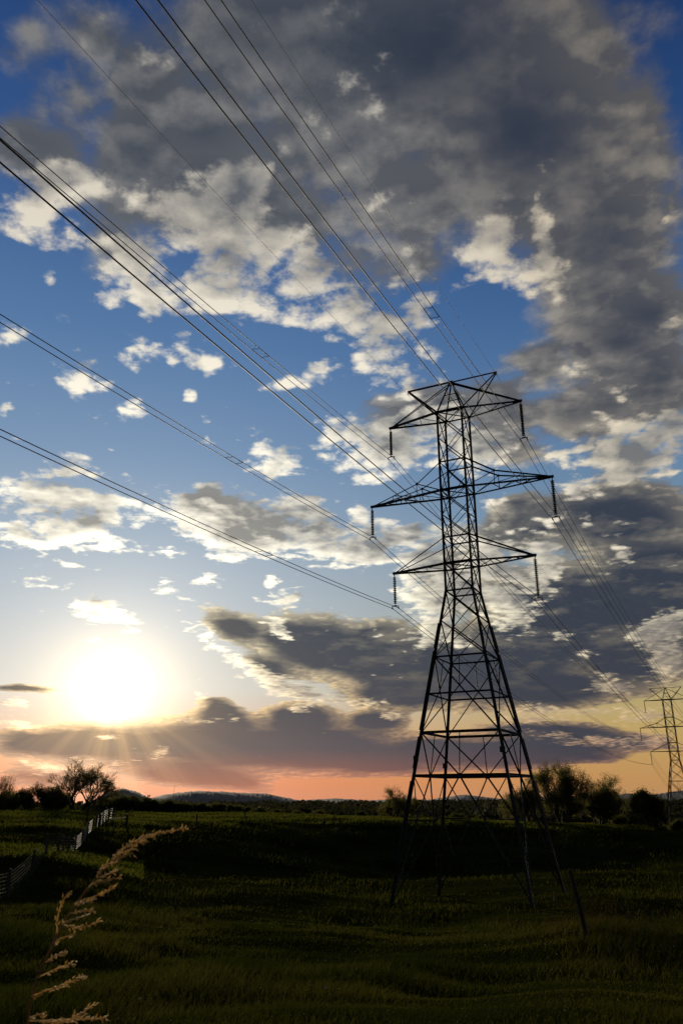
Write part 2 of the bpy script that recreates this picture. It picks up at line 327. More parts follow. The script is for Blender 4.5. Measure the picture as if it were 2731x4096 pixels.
    f = t.m('MULTIPLY', f, t.mad(near, 0.9, 0.75), clamp=True)
    f = t.m('ADD', f, t.mul(t.m('MAXIMUM', drop, 0.0), t.lin(el, 6.0, 26.0, 0.0, BANK_MOTTLE)), clamp=True)
    f = t.m('ADD', f, t.mul(t.m('MAXIMUM', lump, 0.0), t.mul(t.lin(el, 5.0, 12.0, 0.0, 1.1), t.lin(el, 24.0, 34.0, 1.0, 0.25))), clamp=True)
    bcol = t.mix(f, dark, rim)
    # heaps: white where thin or turned to the sun, blue-grey in the thick of them
    ha = t.step(heap, HEAP_EDGE[0], HEAP_EDGE[1])
    hthick = t.step(t.mad(lump, 1.5, t.mad(fine, 0.45, t.mad(puff, 0.35, t.mul(heap0, 1.05)))), HEAP_EDGE[0] + 0.08, HEAP_EDGE[2])
    lit = t.ramp(el, HEAP_LIT, 0, 55)
    lit = t.mix(t.mul(t.step(az, 2.0, 26.0), 0.5), lit, (0.52, 0.40, 0.24))
    shade = t.ramp(el, HEAP_SHADE, 0, 55)
    f = t.m('ADD', hdif, t.mad(hthick, -HEAP_CORE, 0.82), clamp=True)
    hcol = t.mix(f, shade, lit)
    hcol = t.mix(1.0, hcol, t.mix(t.mul(near, t.mad(f, 0.8, 0.2)), (0, 0, 0), (0.8, 0.72, 0.5)), 'ADD')
    col = t.mix(t.mul(ba, 0.98), air, bcol)
    col = t.mix(t.mul(ha, 0.96), col, hcol)
    # aureole
    open_ = t.mad(t.m('MAXIMUM', t.mul(ba, thick), 0.0), -0.80, 1.0)
    g1 = t.m('EXPONENT', t.mul(gam, -1 / GLOW1[0]))
    g2 = t.m('EXPONENT', t.mul(gam, -1 / GLOW2[0]))
    glow = t.mix(1.0, t.mix(g1, (0, 0, 0), GLOW1[1]), t.mix(g2, (0, 0, 0), GLOW2[1]), 'ADD')
    gold = t.m('EXPONENT', t.mul(gam, -1 / 2.6))
    # shafts fanning down from the cloud below the sun
    dx, dy, _ = t.xyz(t.vm('SUBTRACT', P, (SUN_AZ, SUN_EL, 0.0)))
    ang = t.m('ARCTAN2', dx, t.mul(dy, -1.0))
    ray = t.step(t.noise(t.vec(t.mul(ang, 1.0), 0.0, 3.1), 2.6, 4.0, 0.6), 0.38, 0.70)
    ray = t.mul(t.mul(ray, t.step(t.m('COSINE', ang), 0.1, 0.7)), t.m('EXPONENT', t.mul(gam, -1 / 6.0)))
    col = t.mix(1.0, col, t.mix(open_, (0, 0, 0), glow), 'ADD')
    col = t.mix(1.0, col, t.mix(ray, (0, 0, 0), (0.40, 0.23, 0.08)), 'ADD')
    col = t.mix(1.0, col, t.mix(gold, (0, 0, 0), (0.75, 0.42, 0.10)), 'ADD')
    # unseen sky behind the camera, darkened so it lights ground and steel less
    back = t.step(y, -0.15, 0.45)
    col = t.mix(back, (0.022, 0.028, 0.040), col)
    bg.inputs['Strength'].default_value = 1.0
    nt.links.new(col, bg.inputs['Color'])


build_sky()

# ------------------------------------------------------------------ helpers
COL = SC.collection
rng = random.Random(7)
nrg = np.random.default_rng(11)


class MB:
    """collects shapes, then links them as ONE mesh object"""
    def __init__(self): self.v = []; self.f = []
    def poly(self, vs, fs):
        o = len(self.v); self.v += [tuple(p) for p in vs]; self.f += [tuple(o + i for i in f) for f in fs]
    def bar(self, p, q, w, t=None, hint=None):
        """steel angle section (two flanges of width w) from p to q"""
        p, q = Vector(p), Vector(q); a = (q - p).normalized()
        t = t or max(0.012, w * 0.16)
        h = Vector(hint) if hint is not None else Vector((0.31, -0.83, 0.46))
        u = (h - a * h.dot(a))
        if u.length < 1e-4: u = a.orthogonal()
        u.normalize(); n = a.cross(u)
        c = [(-w / 2, -w / 2), (w / 2, -w / 2), (w / 2, -w / 2 + t), (-w / 2 + t, -w / 2 + t), (-w / 2 + t, w / 2), (-w / 2, w / 2)]
        vs = [b + u * x + n * y for b in (p, q) for x, y in c]
        self.poly(vs, [(i, (i + 1) % 6, (i + 1) % 6 + 6, i + 6) for i in range(6)] + [(3, 2, 1, 0), (5, 4, 3, 0), (6, 7, 8, 9), (6, 9, 10, 11)])
    def box(self, p, q, w, d, hint=(0, 0, 1)):
        p, q = Vector(p), Vector(q); a = (q - p).normalized(); h = Vector(hint)
        u = h - a * h.dot(a)
        if u.length < 1e-4: u = a.orthogonal()
        u.normalize(); n = a.cross(u)
        vs = [b + u * x * w / 2 + n * y * d / 2 for b in (p, q) for x, y in ((-1, -1), (1, -1), (1, 1), (-1, 1))]
        self.poly(vs, [(0, 1, 5, 4), (1, 2, 6, 5), (2, 3, 7, 6), (3, 0, 4, 7), (3, 2, 1, 0), (4, 5, 6, 7)])
    def tube(self, pts, rad, n=6):
        pts = [Vector(p) for p in pts]
        rad = rad if isinstance(rad, (list, tuple)) else [rad] * len(pts)
        o = len(self.v); u = None
        for i, p in enumerate(pts):
            a = (pts[min(i + 1, len(pts) - 1)] - pts[max(i - 1, 0)]).normalized()
            u = a.orthogonal().normalized() if u is None else (u - a * u.dot(a)).normalized()
            k = a.cross(u)
            for j in range(n):
                c = 2 * math.pi * j / n
                self.v.append(tuple(p + (u * math.cos(c) + k * math.sin(c)) * rad[i]))
        for i in range(len(pts) - 1):
            for j in range(n):
                b, c = o + i * n, (j + 1) % n
                self.f.append((b + j, b + c, b + n + c, b + n + j))
        self.f.append(tuple(o + j for j in reversed(range(n))))
        self.f.append(tuple(o + (len(pts) - 1) * n + j for j in range(n)))
    def lathe(self, prof, n=12, base=(0, 0, 0)):
        o = len(self.v); b = Vector(base)
        for r, z in prof:
            for j in range(n):
                c = 2 * math.pi * j / n
                self.v.append((b.x + r * math.cos(c), b.y + r * math.sin(c), b.z + z))
        for i in range(len(prof) - 1):
            for j in range(n):
                k, c = o + i * n, (j + 1) % n
                self.f.append((k + j, k + c, k + n + c, k + n + j))
        self.f.append(tuple(o + j for j in reversed(range(n))))
        self.f.append(tuple(o + (len(prof) - 1) * n + j for j in range(n)))
    def mesh(self, name, material, smooth=False):
        me = bpy.data.meshes.new(name); me.from_pydata(self.v, [], self.f)
        me.materials.append(material)
        if smooth: me.polygons.foreach_set('use_smooth', [True] * len(me.polygons))
        me.update()
        return me
    def build(self, name, material, parent=None, smooth=False):
        return link(name, self.mesh(name, material, smooth), parent)


def link(name, data, parent=None):
    o = bpy.data.objects.new(name, data); COL.objects.link(o)
    if parent: o.parent = parent
    return o


def tag(o, label, cat, group=None):
    o['label'] = label; o['category'] = cat
    if group: o['group'] = group
    return o


def thing(name, label, cat, loc=(0, 0, 0), rz=0.0, group=None):
    o = bpy.data.objects.new(name, None); COL.objects.link(o)
    o.location = loc; o.rotation_euler = (0, 0, rz)
    return tag(o, label, cat, group)


def copy_tree(o, parent=None):
    c = o.copy(); COL.objects.link(c); c.parent = parent
    for ch in list(o.children): copy_tree(ch, c)
    return c


def arr_mesh(name, verts, quads, material):
    """a mesh of many loose quads or triangles from numpy arrays"""
    me = bpy.data.meshes.new(name)
    k = quads.shape[1]
    me.vertices.add(len(verts)); me.vertices.foreach_set('co', verts.astype(np.float32).ravel())
    me.loops.add(quads.size); me.loops.foreach_set('vertex_index', quads.astype(np.int32).ravel())
    me.polygons.add(len(quads)); me.polygons.foreach_set('loop_start', np.arange(0, quads.size, k, dtype=np.int32))
    me.update(calc_edges=True); me.validate()
    me.materials.append(material)
    return me


# ------------------------------------------------------------------ materials
def material(name, c1, c2, scale, rough=0.8, trans=0.0, metal=0.0, bump=0.0, spec=0.3, detail=5.0):
    """mottled surface between two colours; leaves and blades also let light through"""
    m = bpy.data.materials.new(name); m.use_nodes = True
    nt = m.node_tree; t = NT(nt)
    for n in list(nt.nodes): nt.nodes.remove(n)
    out = nt.nodes.new('ShaderNodeOutputMaterial')
    b = nt.nodes.new('ShaderNodeBsdfPrincipled')
    geo = nt.nodes.new('ShaderNodeNewGeometry')
    nz = t.noise(geo.outputs['Position'], scale, detail, 0.6)
    col = t.mix(t.step(nz, 0.35, 0.65), c1, c2)
    nt.links.new(col, b.inputs['Base Color'])
    b.inputs['Roughness'].default_value = rough
    b.inputs['Metallic'].default_value = metal
    b.inputs['Specular IOR Level'].default_value = spec
    if bump:
        k = nt.nodes.new('ShaderNodeBump'); k.inputs['Strength'].default_value = bump; k.inputs['Distance'].default_value = 0.05
        nt.links.new(t.noise(geo.outputs['Position'], scale * 6, 6.0, 0.6), k.inputs['Height']); nt.links.new(k.outputs[0], b.inputs['Normal'])
    sh = b.outputs[0]
    if trans:
        tr = nt.nodes.new('ShaderNodeBsdfTranslucent'); nt.links.new(col, tr.inputs['Color'])
        mx = nt.nodes.new('ShaderNodeMixShader'); mx.inputs[0].default_value = trans
        nt.links.new(sh, mx.inputs[1]); nt.links.new(tr.outputs[0], mx.inputs[2]); sh = mx.outputs[0]
    nt.links.new(sh, out.inputs[0])
    return m


M_STEEL = material('weathered_steel', (.055, .057, .062), (.09, .088, .085), 3.0, 0.62, 0, 0.3)
M_GLAZE = material('brown_glazed_porcelain', (.030, .018, .012), (.045, .027, .018), 8.0, 0.25)
M_WIRE = material('aluminium_conductor', (.09, .09, .095), (.12, .12, .12), 2.0, 0.6, 0, 0.5)
M_RAIL = material('old_pipe_rail', (.09, .087, .08), (.15, .145, .135), 6.0, 0.65, 0, 0.0, 0, 0.15)
M_POST = material('weathered_fence_wood', (.055, .042, .032), (.10, .08, .06), 9.0, 0.9, 0, 0, 0.3)
M_BARK = material('tree_bark', (.045, .035, .026), (.085, .068, .05), 6.0, 0.9)
M_LEAF = material('young_spring_leaves', (.10, .105, .02), (.14, .125, .03), 0.9, 0.7, 0.65, 0, 0, 0.1)
M_LEAF2 = material('dark_bush_leaves', (.06, .066, .013), (.10, .095, .02), 0.7, 0.75, 0.6, 0, 0, 0.1)
M_WOOD = material('woodland_canopy', (.022, .026, .010), (.050, .046, .016), 0.035, 0.9, 0.3, 0, 0, 0.05)
M_HILL = material('forested_hillside', (.030, .036, .030), (.050, .052, .042), 0.012, 0.95)
M_SOIL = material('pasture_turf', (.011, .014, .002), (.026, .027, .005), 0.16, 1.0, 0, 0, 0.8, 0.0)
M_BLADE = material('grass_blade', (.018, .025, .003), (.054, .052, .008), 0.22, 1.0, 0.5, 0, 0, 0.0)
M_SEED = material('dry_golden_seed', (.66, .50, .24), (.84, .68, .38), 60.0, 0.6, 0.6)
M_STALK = material('dry_straw_stem', (.22, .14, .06), (.32, .21, .10), 40.0, 0.6, 0.4)
M_WEED = material('dead_weed_stem', (.10, .06, .025), (.17, .11, .05), 20.0, 0.8, 0.35)
M_MEADOW = material('sunlit_tint_meadow_blade', (.050, .062, .007), (.085, .088, .012), 0.15, 1.0, 0.55, 0, 0, 0.0)  # sunlight on the far field painted in as a lighter green
M_DEAD = material('dead_grass_blade', (.045, .026, .010), (.085, .052, .022), 3.0, 0.9, 0.3, 0, 0, 0.0)
M_BLOOM = material('pale_clover_bloom', (.42, .40, .30), (.58, .55, .42), 30.0, 0.5, 0.4)
M_PLATE = material('painted_number_plate', (.06, .06, .055), (.08, .08, .07), 12.0, 0.5)

# ------------------------------------------------------------------ ground
PROFILE = {
    -22: [(0, -1.6), (4, -2.0), (12, -2.95), (25, -3.9), (38, -4.55), (45, -4.5), (51, -4.0), (56, -3.42), (61, -3.34), (68, -3.40), (74, -3.45), (81, -2.85), (90, -2.3), (100, -2.15), (130, -2.2), (170, -2.35), (220, -5), (320, -10), (600, -12), (1500, -15), (12500, -95)],
    -9: [(0, -1.6), (12, -2.85), (30, -4.6), (46, -5.3), (60, -5.6), (72, -5.6), (84, -4.1), (92, -3.15), (105, -2.95), (135, -2.95), (170, -3.1), (220, -6), (320, -11), (600, -12), (1500, -15), (12500, -95)],
    5: [(0, -1.6), (12, -2.8), (30, -4.7), (45, -6.0), (54, -6.4), (62, -6.5), (74, -7.2), (87, -7.4), (97, -6.4), (112, -3.75), (121, -3.4), (140, -3.6), (165, -4.3), (220, -8), (320, -13), (600, -12), (1500, -15), (12500, -95)],
    17: [(0, -1.6), (12, -2.7), (30, -4.25), (46, -5.6), (58, -5.95), (72, -6.5), (88, -6.9), (97, -6.1), (111, -4.3), (120, -4.15), (135, -4.5), (165, -7.0), (208, -12.2), (320, -14.5), (600, -12), (1500, -15), (12500, -95)],
    27: [(0, -1.6), (12, -2.6), (30, -4.1), (50, -5.4), (70, -6.2), (84, -6.4), (94, -5.7), (104, -4.6), (112, -4.5), (130, -5.6), (165, -8.0), (208, -12.4), (320, -15), (600, -13), (1500, -15), (12500, -95)],
}


def ground_z(x, y):
    x, y = np.asarray(x, float), np.asarray(y, float)
    d = np.hypot(x, y); az = np.degrees(np.arctan2(x, y))
    az = np.where(np.abs(az) > 90, np.sign(az) * (180 - np.abs(az)), az)
    keys = sorted(PROFILE)
    zs = []
    for k in keys:
        p = np.array(PROFILE[k], float)
        zs.append((np.interp(d * 0.97, p[:, 0], p[:, 1]) + np.interp(d, p[:, 0], p[:, 1]) + np.interp(d * 1.03, p[:, 0], p[:, 1])) / 3)
    a = np.clip(az, keys[0], keys[-1]); out = np.zeros_like(d)
    for i in range(len(keys) - 1):
        k0, k1 = keys[i], keys[i + 1]
        f = np.clip((a - k0) / (k1 - k0), 0, 1); f = f * f * (3 - 2 * f)
        s = (a >= k0) & ((a < k1) | (i == len(keys) - 2))
        out = np.where(s, zs[i] * (1 - f) + zs[i + 1] * f, out)
    amp = np.clip((d - 2) / 12, 0, 1) * np.where(d > 400, 3.0, 1.0)
    out = out + amp * (0.13 * np.sin(x * 0.42 + 1.3 * np.sin(y * 0.19)) * np.sin(y * 0.55 + 0.6) + 0.06 * np.sin(x * 1.1 + y * 0.9) * np.sin(y * 1.3 - x * 0.4)
                       + 0.15 * np.sin(y * 0.27 + 0.8 * np.sin(x * 0.11)))
    return out


def gz(x, y): return float(ground_z(x, y))


def polar(az, d):
    a = R(az); x, y = d * math.sin(a), d * math.cos(a)
    return Vector((x, y, gz(x, y)))


def build_ground():
    azs = np.radians(np.concatenate([np.arange(-180, -42, 6.0), np.arange(-42, 42, 0.45), np.arange(42, 180, 6.0)]))
    ds = np.concatenate([[0.3, 0.8, 1.5, 2.5, 3.5], np.geomspace(4.5, 190, 210), np.geomspace(196, 12000, 60)])
    A, D = np.meshgrid(azs, ds)
    X, Y = D * np.sin(A), D * np.cos(A)
    Z = ground_z(X, Y)
    v = np.stack([X, Y, Z], -1).reshape(-1, 3)
    n, m = len(ds), len(azs)
    i, j = np.meshgrid(np.arange(n - 1), np.arange(m), indexing='ij')
    j2 = (j + 1) % m
    q = np.stack([i * m + j, i * m + j2, (i + 1) * m + j2, (i + 1) * m + j], -1).reshape(-1, 4)[:, ::-1]
    me = arr_mesh('pasture_ground', v, q, M_SOIL)
    me.polygons.foreach_set('use_smooth', [True] * len(me.polygons))
    o = link('pasture_ground', me); o['kind'] = 'structure'


build_ground()

HILLS = [
    (2600, [(-17.15, -18.69), (-16.23, -4.47), (-15.57, 12.46), (-14.63, 24.6), (-13.77, 14.59), (-12.89, -5.34), (-12.02, -22.84)]),
    (3200, [(-13.57, -27.49), (-12.76, -5.1), (-12.2, 3.86), (-11.36, 11.28), (-9.93, 18.62), (-7.9, 15.03), (-6.43, 9.99), (-5.26, 8.12), (-4.07, -4.66), (-2.89, -17.43), (-1.41, -28.72)]),
    (4200, [(-4.95, -36.24), (-2.59, -20.95), (-0.52, -13.59), (0.96, -20.27), (2.72, -39.22)]),
    (9000, [(-0.82, -72.56), (2.14, -48.73), (4.21, -32.87), (5.67, -51.38), (6.85, -26.17), (8.17, 3.2), (9.46, -23.81), (10.89, -46.34), (12.87, -39.11), (14.58, 10.65), (15.66, -32.51), (17.57, -25.45), (18.66, 7.01), (19.7, -18.69), (22.02, 32.52), (25.28, 8.99), (27.57, -70.82)]),
    (2800, [(5.95, -26.85), (6.84, -16.24), (7.29, -8.24), (7.72, -7.0), (8.44, -13.9), (9.43, -27.5)]),
]


def build_hill(D, crest):
    az = np.arange(crest[0][0], crest[-1][0], 0.05)
    c = np.interp(az, [p[0] for p in crest], [p[1] for p in crest])
    k = np.ones(9) / 9; c = np.convolve(np.pad(c, 4, mode='edge'), k, 'valid')
    ss = np.linspace(-1, 1, 25)
    base = -15 - 0.0075 * max(0, D - 1500) - 12
    A, S = np.meshgrid(np.radians(az), ss)
    prof = np.cos(S * math.pi / 2) ** 1.3
    Z = base + (c[None, :] - base) * prof
    X, Y = np.sin(A) * D * (1 + 0.16 * S), np.cos(A) * D * (1 + 0.16 * S)
    Z = Z + prof * (D / 2600) * (0.9 * np.sin(X * 0.11 + Y * .05) * np.sin(X * .037) + nrg.normal(0, 0.75, Z.shape))
    n, m = Z.shape
    i, j = np.meshgrid(np.arange(n - 1), np.arange(m - 1), indexing='ij')
    q = np.stack([i * m + j, i * m + j + 1, (i + 1) * m + j + 1, (i + 1) * m + j], -1).reshape(-1, 4)[:, ::-1]
    o = link('hill', arr_mesh('hill', np.stack([X, Y, Z], -1).reshape(-1, 3), q, M_HILL)); o['kind'] = 'structure'


for D_, crest_ in HILLS: build_hill(D_, crest_)


# ------------------------------------------------------------------ lattice pylon
ZL = [27.089, 24.965, 23.023, 20.817, 18.95, 17.217, 15.30, 13.332, 11.228, 8.704, 6.261, 3.793, 1.151]
ZAP = 29.83
W0, W7, W12 = 0.95, 0.957, 3.007
ARM = {1: (5.126, 27.066), 2: (6.82, 20.786), 3: (5.148, 15.313)}
SHIELD = 3.475
CORNER = {'near_left': (-1, -1), 'near_right': (1, -1), 'far_left': (-1, 1), 'far_right': (1, 1)}
FACES = [('near_left', 'near_right'), ('far_left', 'far_right'), ('near_left', 'far_left'), ('near_right', 'far_right')]
FOOT = {'near_left': -6.45, 'far_left': -6.6, 'near_right': -6.15, 'far_right': -5.95}


def half_width(z):
    if z > ZL[7]: return W7 + (W0 - W7) * (z - ZL[7]) / (ZL[0] - ZL[7])
    return W7 + (W12 - W7) * (z - ZL[7]) / (ZL[12] - ZL[7])


def leg_at(c, z):
    w = half_width(z); sx, sy = CORNER[c]
    return Vector((sx * w, sy * w, z))


def node(c, i): return leg_at(c, ZL[i])


def mid(a, b, f=0.5): return a.lerp(b, f)


def one(name, parent, *bars, mat=None):
    m = MB()
    for b in bars: m.bar(*b)
    return m.build(name, mat or M_STEEL, parent)


def make_pylon(label, loc, rz):
    T = thing('transmission_pylon', label, 'pylon', loc, rz, 'lattice pylons carrying the power line')
    # legs, each one mesh: angle sections, doubled and battened below the bend
    for c, (sx, sy) in CORNER.items():
        m = MB(); out = Vector((sx, sy, 0)).normalized()
        m.bar(leg_at(c, ZL[0] + .1), leg_at(c, ZL[7]), 0.135, hint=(-sx, 0, 0))
        m.bar(leg_at(c, ZL[7]), leg_at(c, ZL[9]), 0.15, hint=(-sx, 0, 0))
        m.bar(leg_at(c, ZL[9]), leg_at(c, FOOT[c] - .7), 0.165, hint=(-sx, 0, 0))
        for za, zb in ((ZL[8] - .25, ZL[8] - 1.9), (ZL[9] + .35, ZL[11] + .2), (ZL[11] - .3, ZL[12] + .5), (ZL[12] - .35, -3.2)):
            m.bar(leg_at(c, za) + out * .15, leg_at(c, zb) + out * .15, 0.055, hint=(sx, 0, 0))
            k = int((za - zb) / .55)
            for i in range(k + 1):
                z = za + (zb - za) * i / max(k, 1)
                m.box(leg_at(c, z) + out * .02, leg_at(c, z) + out * .18, 0.10, 0.03)
        m.lathe([(.30, -.3), (.30, .1), (.24, .16)], 12, leg_at(c, FOOT[c] - .25))
        leg = m.build('leg', M_STEEL, T)
        if c == 'near_right':
            z = 26.6
            while z > -3.5:
                s = MB(); p = leg_at(c, z); s.tube([p + Vector((.05, .0, 0)), p + Vector((.24, .03, 0)), p + Vector((.245, .03, .04))], .011, 5)
                s.build('step_bolt', M_STEEL, leg); z -= 0.62
    for a, b in FACES:
        for i in range(9):                                  # crossed diagonals, one pair per panel
            w = 0.056 if i < 6 else 0.064
            one('cross_brace', T, (node(a, i), node(b, i + 1), w), (node(b, i) + Vector((0, 0, .02)), node(a, i + 1), w * .95))
        pa, pb, qa, qb = node(a, 9), node(b, 9), node(a, 11), node(b, 11)
        f = (pb - pa).length / ((pb - pa).length + (qb - qa).length)
        x = mid(pa, qb, f)
        one('cross_brace', T, (pa, qb, .075), (pb, qa, .07), (mid(pa, pb), x, .05))
        M12 = mid(node(a, 12), node(b, 12)); M11 = mid(node(a, 11), node(b, 11))
        one('k_brace', T, (node(a, 11), M12, .075), (node(b, 11), M12, .075), (M11, M12, .06))
        g = MB()                                            # spread braces down to the footings
        for c in (a, b):
            ft = leg_at(c, FOOT[c] + .35)
            g.bar(M12, ft, .09)
            p1, p2 = mid(M12, ft, .36), mid(M12, ft, .68)
            l1, l2 = leg_at(c, p1.z), leg_at(c, p2.z)
            g.bar(node(c, 12), p1, .06); g.bar(l1, p1, .055); g.bar(l1, p2, .055); g.bar(l2, p2, .055)
        g.build('base_brace', M_STEEL, T)
        u = (node(b, 12) - node(a, 12)).normalized()
        gp = MB(); gp.box(M12 - u * .16, M12 + u * .16, .26, .03, (0, 0, 1)); gp.build('gusset_plate', M_STEEL, T)
    for i in (0, 2, 3, 5, 6, 7, 9, 10, 11, 12):
        for fi, (a, b) in enumerate(FACES):
            if i in (2, 5) and fi > 1: continue
            one('horizontal_strut', T, (node(a, i), node(b, i), .15 if i in (0, 3, 6) and fi == 0 else (.13 if i in (11, 12) else .085)))
    for i in (0, 3, 6):
        one('plan_brace', T, (node('near_left', i), node('far_right', i), .06), (node('near_right', i) + Vector((0, 0, .02)), node('far_left', i), .06))
    # pyramid top
    pk = MB(); pk.box((-.16, -.17, ZAP), (.16, -.17, ZAP), .16, .03); pk.box((-.16, .17, ZAP), (.16, .17, ZAP), .16, .03); pk.box((0, -.18, ZAP - .05), (0, .18, ZAP - .05), .1, .1)
    peak = pk.build('peak', M_STEEL, T)
    apex = {-1: Vector((0, -.14, ZAP - .03)), 1: Vector((0, .14, ZAP - .03))}
    for c, (sx, sy) in CORNER.items():
        one('peak_leg', peak, (apex[sy] + Vector((sx * .06, 0, 0)), node(c, 0), .115 if c == 'near_right' else .09, None, (-sx, 0, 0)))
    for f in (.45, .72):
        for a, b in FACES:
            if f == .72 and a != 'far_left': continue
            one('peak_strut', peak, (mid(apex[CORNER[a][1]], node(a, 0), f), mid(apex[CORNER[b][1]], node(b, 0), f), .05))
    # earth wire arms: a level beam from the peak and two raking braces
    for s, (n1, n2) in ((-1, ('near_left', 'far_left')), (1, ('near_right', 'far_right'))):
        tip = Vector((s * SHIELD, 0, ZAP + .04))
        A = MB(); A.bar((s * .02, 0, ZAP + .07), tip + Vector((s * .1, 0, .03)), .11, None, (0, 0, 1)); A = A.build('shield_arm', M_STEEL, T)
        t1, t2 = tip + Vector((0, -.06, -.04)), tip + Vector((0, .06, -.04))
        one('rake_brace', A, (t1, node(n1, 0), .105)); one('rake_brace', A, (t2, node(n2, 0), .105))
        one('lacing', A, (mid(t1, node(n1, 0), .45), mid(t2, node(n2, 0), .7), .05), (mid(t2, node(n2, 0), .45), mid(t1, node(n1, 0), .45), .05), (mid(t2, node(n2, 0), .72), mid(t1, node(n1, 0), .98), .05))
        h = MB(); h.box(tip + Vector((s * .08, 0, .05)), tip + Vector((s * .08, 0, -.24)), .05, .04, (1, 0, 0)); h.tube([tip + Vector((s * .08, 0, -.2)), tip + Vector((-s * .12, .02, -.32)), tip + Vector((-s * .22, .02, -.2)), tip + Vector((-s * .2, .02, -.05))], .012, 5)
        h.build('wire_hanger', M_STEEL, A)
    # six cross arms
    for k, (lo, upn) in {1: (0, None), 2: (3, 2), 3: (6, 5)}.items():
        a, zt = ARM[k]
        for s, (n1, n2) in ((-1, ('near_left', 'far_left')), (1, ('near_right', 'far_right'))):
            tip = Vector((s * a, 0, zt))
            tn, tf = tip + Vector((0, -.05, 0)), tip + Vector((0, .05, 0))
            p = MB(); p.box(tip + Vector((s * .12, 0, .02)), tip - Vector((s * .55, 0, -.02)), .16, .12); p.box(tip + Vector((s * .02, 0, .05)), tip + Vector((s * .02, 0, -.14)), .09, .03, (1, 0, 0))
            A = p.build('cross_arm', M_STEEL, T)
            cn, cf = node(n1, lo), node(n2, lo)
            one('chord', A, (cn, tn, .14, None, (0, 0, 1))); one('chord', A, (cf, tf, .11, None, (0, 0, 1)))
            L = MB()
            fr = (.36, .68) if k != 2 else (.30, .56, .80)
            prev = cf
            for f in fr:
                L.bar(mid(cn, tn, f), mid(cf, tf, f + .06), .052)
                L.bar(prev, mid(cn, tn, f), .052); prev = mid(cf, tf, f + .06)
            if k == 1: ties = [(apex[-1], tn), (apex[1], tf)]
            elif k == 3: ties = [(node(n1, upn), tn), (node(n2, upn), tf)]
            else:
                ties = []
                for y, c, cu, t_ in ((-1, cn, node(n1, 2), tn), (1, cf, node(n2, 2), tf)):
                    K = Vector((s * 2.934, y * .56, 21.795))
                    ft = mid(c, t_, (2.934 - abs(c.x)) / (a - abs(c.x)))
                    q = mid(K, t_, .52); qf = mid(c, t_, (abs(q.x) - abs(c.x)) / (a - abs(c.x)))
                    m = MB(); m.bar(cu, K, .085); m.bar(K, t_, .08); m.box(K + Vector((0, 0, .09)), K - Vector((0, 0, .09)), .14, .05, (1, 0, 0)); m.build('tie', M_STEEL, A)
                    L.bar(K, ft, .05); L.bar(K, c, .058); L.bar(q, qf, .045); L.bar(q, ft, .048)
            for i, (u, v) in enumerate(ties): one('tie', A, (u, v, .085 if i == 0 else .07))
            L.build('lacing', M_STEEL, A)
    for c, z, dx in (('near_right', 2.6, 0), ('far_left', 1.9, 0), ('near_left', 2.2, 0)):
        p = leg_at(c, z); m = MB(); m.box(p + Vector((-.17, -.16, 0)), p + Vector((.17, -.16, 0)), .34, .025); m.build('number_plate', M_PLATE, T)
    return T


LINE_AZ = R(26.0)
P1 = Vector((8.477, 53.995, 0.0)); A1 = -R(26.0)
P2 = Vector((77.234, 193.169, -5.956)); A2 = -R(28.2)
P0 = Vector((-41.62, -43.94, 3.92)); A0 = -R(27.09)
P3 = Vector((145.91, 332.12, -22.0)); A3 = -R(26.3)
pylon = make_pylon('tall dark steel lattice pylon standing nearest in the pasture right of centre', P1, A1)
far_pylon = copy_tree(pylon); far_pylon.location = P2; far_pylon.rotation_euler = (0, 0, A2)
far_pylon['label'] = 'distant small lattice pylon at the right edge beyond the brow'


def at_pylon(P, A, v):
    c, s = math.cos(A), math.sin(A)
    return Vector((P.x + c * v[0] - s * v[1], P.y + s * v[0] + c * v[1], P.z + v[2]))


# ------------------------------------------------------------------ insulator strings
DISC = 0.134
m_ = MB(); m_.lathe([(.030, .045), (.055, .03), (.055, .0), (.095, -.008), (.128, -.028), (.130, -.046), (.11, -.05), (.075, -.045), (.045, -.06), (.03, -.095)], 14)
DISC_MESH = m_.mesh('disc', M_GLAZE, True)


def make_string(n, label, P, A, tip):
    drop = 0.17
    ln = drop + n * DISC + .1
    T = thing('insulator_string', label, 'insulator', at_pylon(P, A, tip), A, 'insulator strings hanging from the cross arms')
    m = MB(); m.tube([(0, 0, 0), (0, 0, -drop)], .02, 6); m.tube([(0, 0, -.02), (.045, 0, -.07), (0, 0, -.12), (-.045, 0, -.07), (0, 0, -.02)], .014, 5)
    m.build('top_shackle', M_STEEL, T)
    for i in range(n):
        o = link('disc', DISC_MESH, T); o.location = (0, 0, -drop - i * DISC)
    m = MB(); m.tube([(0, 0, -ln + .1), (0, 0, -ln - .02)], .02, 6)
    m.box((-.27, 0, -ln - .03), (.27, 0, -ln - .03), .05, .022, (0, 0, 1)); m.box((-.12, 0, -ln + .01), (.12, 0, -ln + .01), .07, .022, (0, 0, 1))
    for s in (-1, 1): m.tube([(s * .25 + .035 * math.cos(q), 0, -ln - .045 + .035 * math.sin(q)) for q in (0, 1.05, 2.1, 3.14, 4.19, 5.24, 6.28)], .014, 5)
    yk = m.build('yoke_plate', M_STEEL, T)
    for s in (-1, 1):
        m = MB(); m.tube([(s * .23, 0, -ln - .05), (s * .23, 0, -ln - .15)], .018, 6); m.tube([(s * .23, -.17, -ln - .20), (s * .23, -.08, -ln - .17), (s * .23, 0, -ln - .165), (s * .23, .08, -ln - .17), (s * .23, .17, -ln - .20)], [.022, .042, .052, .042, .022], 8)
        m.build('suspension_clamp', M_STEEL, yk)
    return T, ln + .17


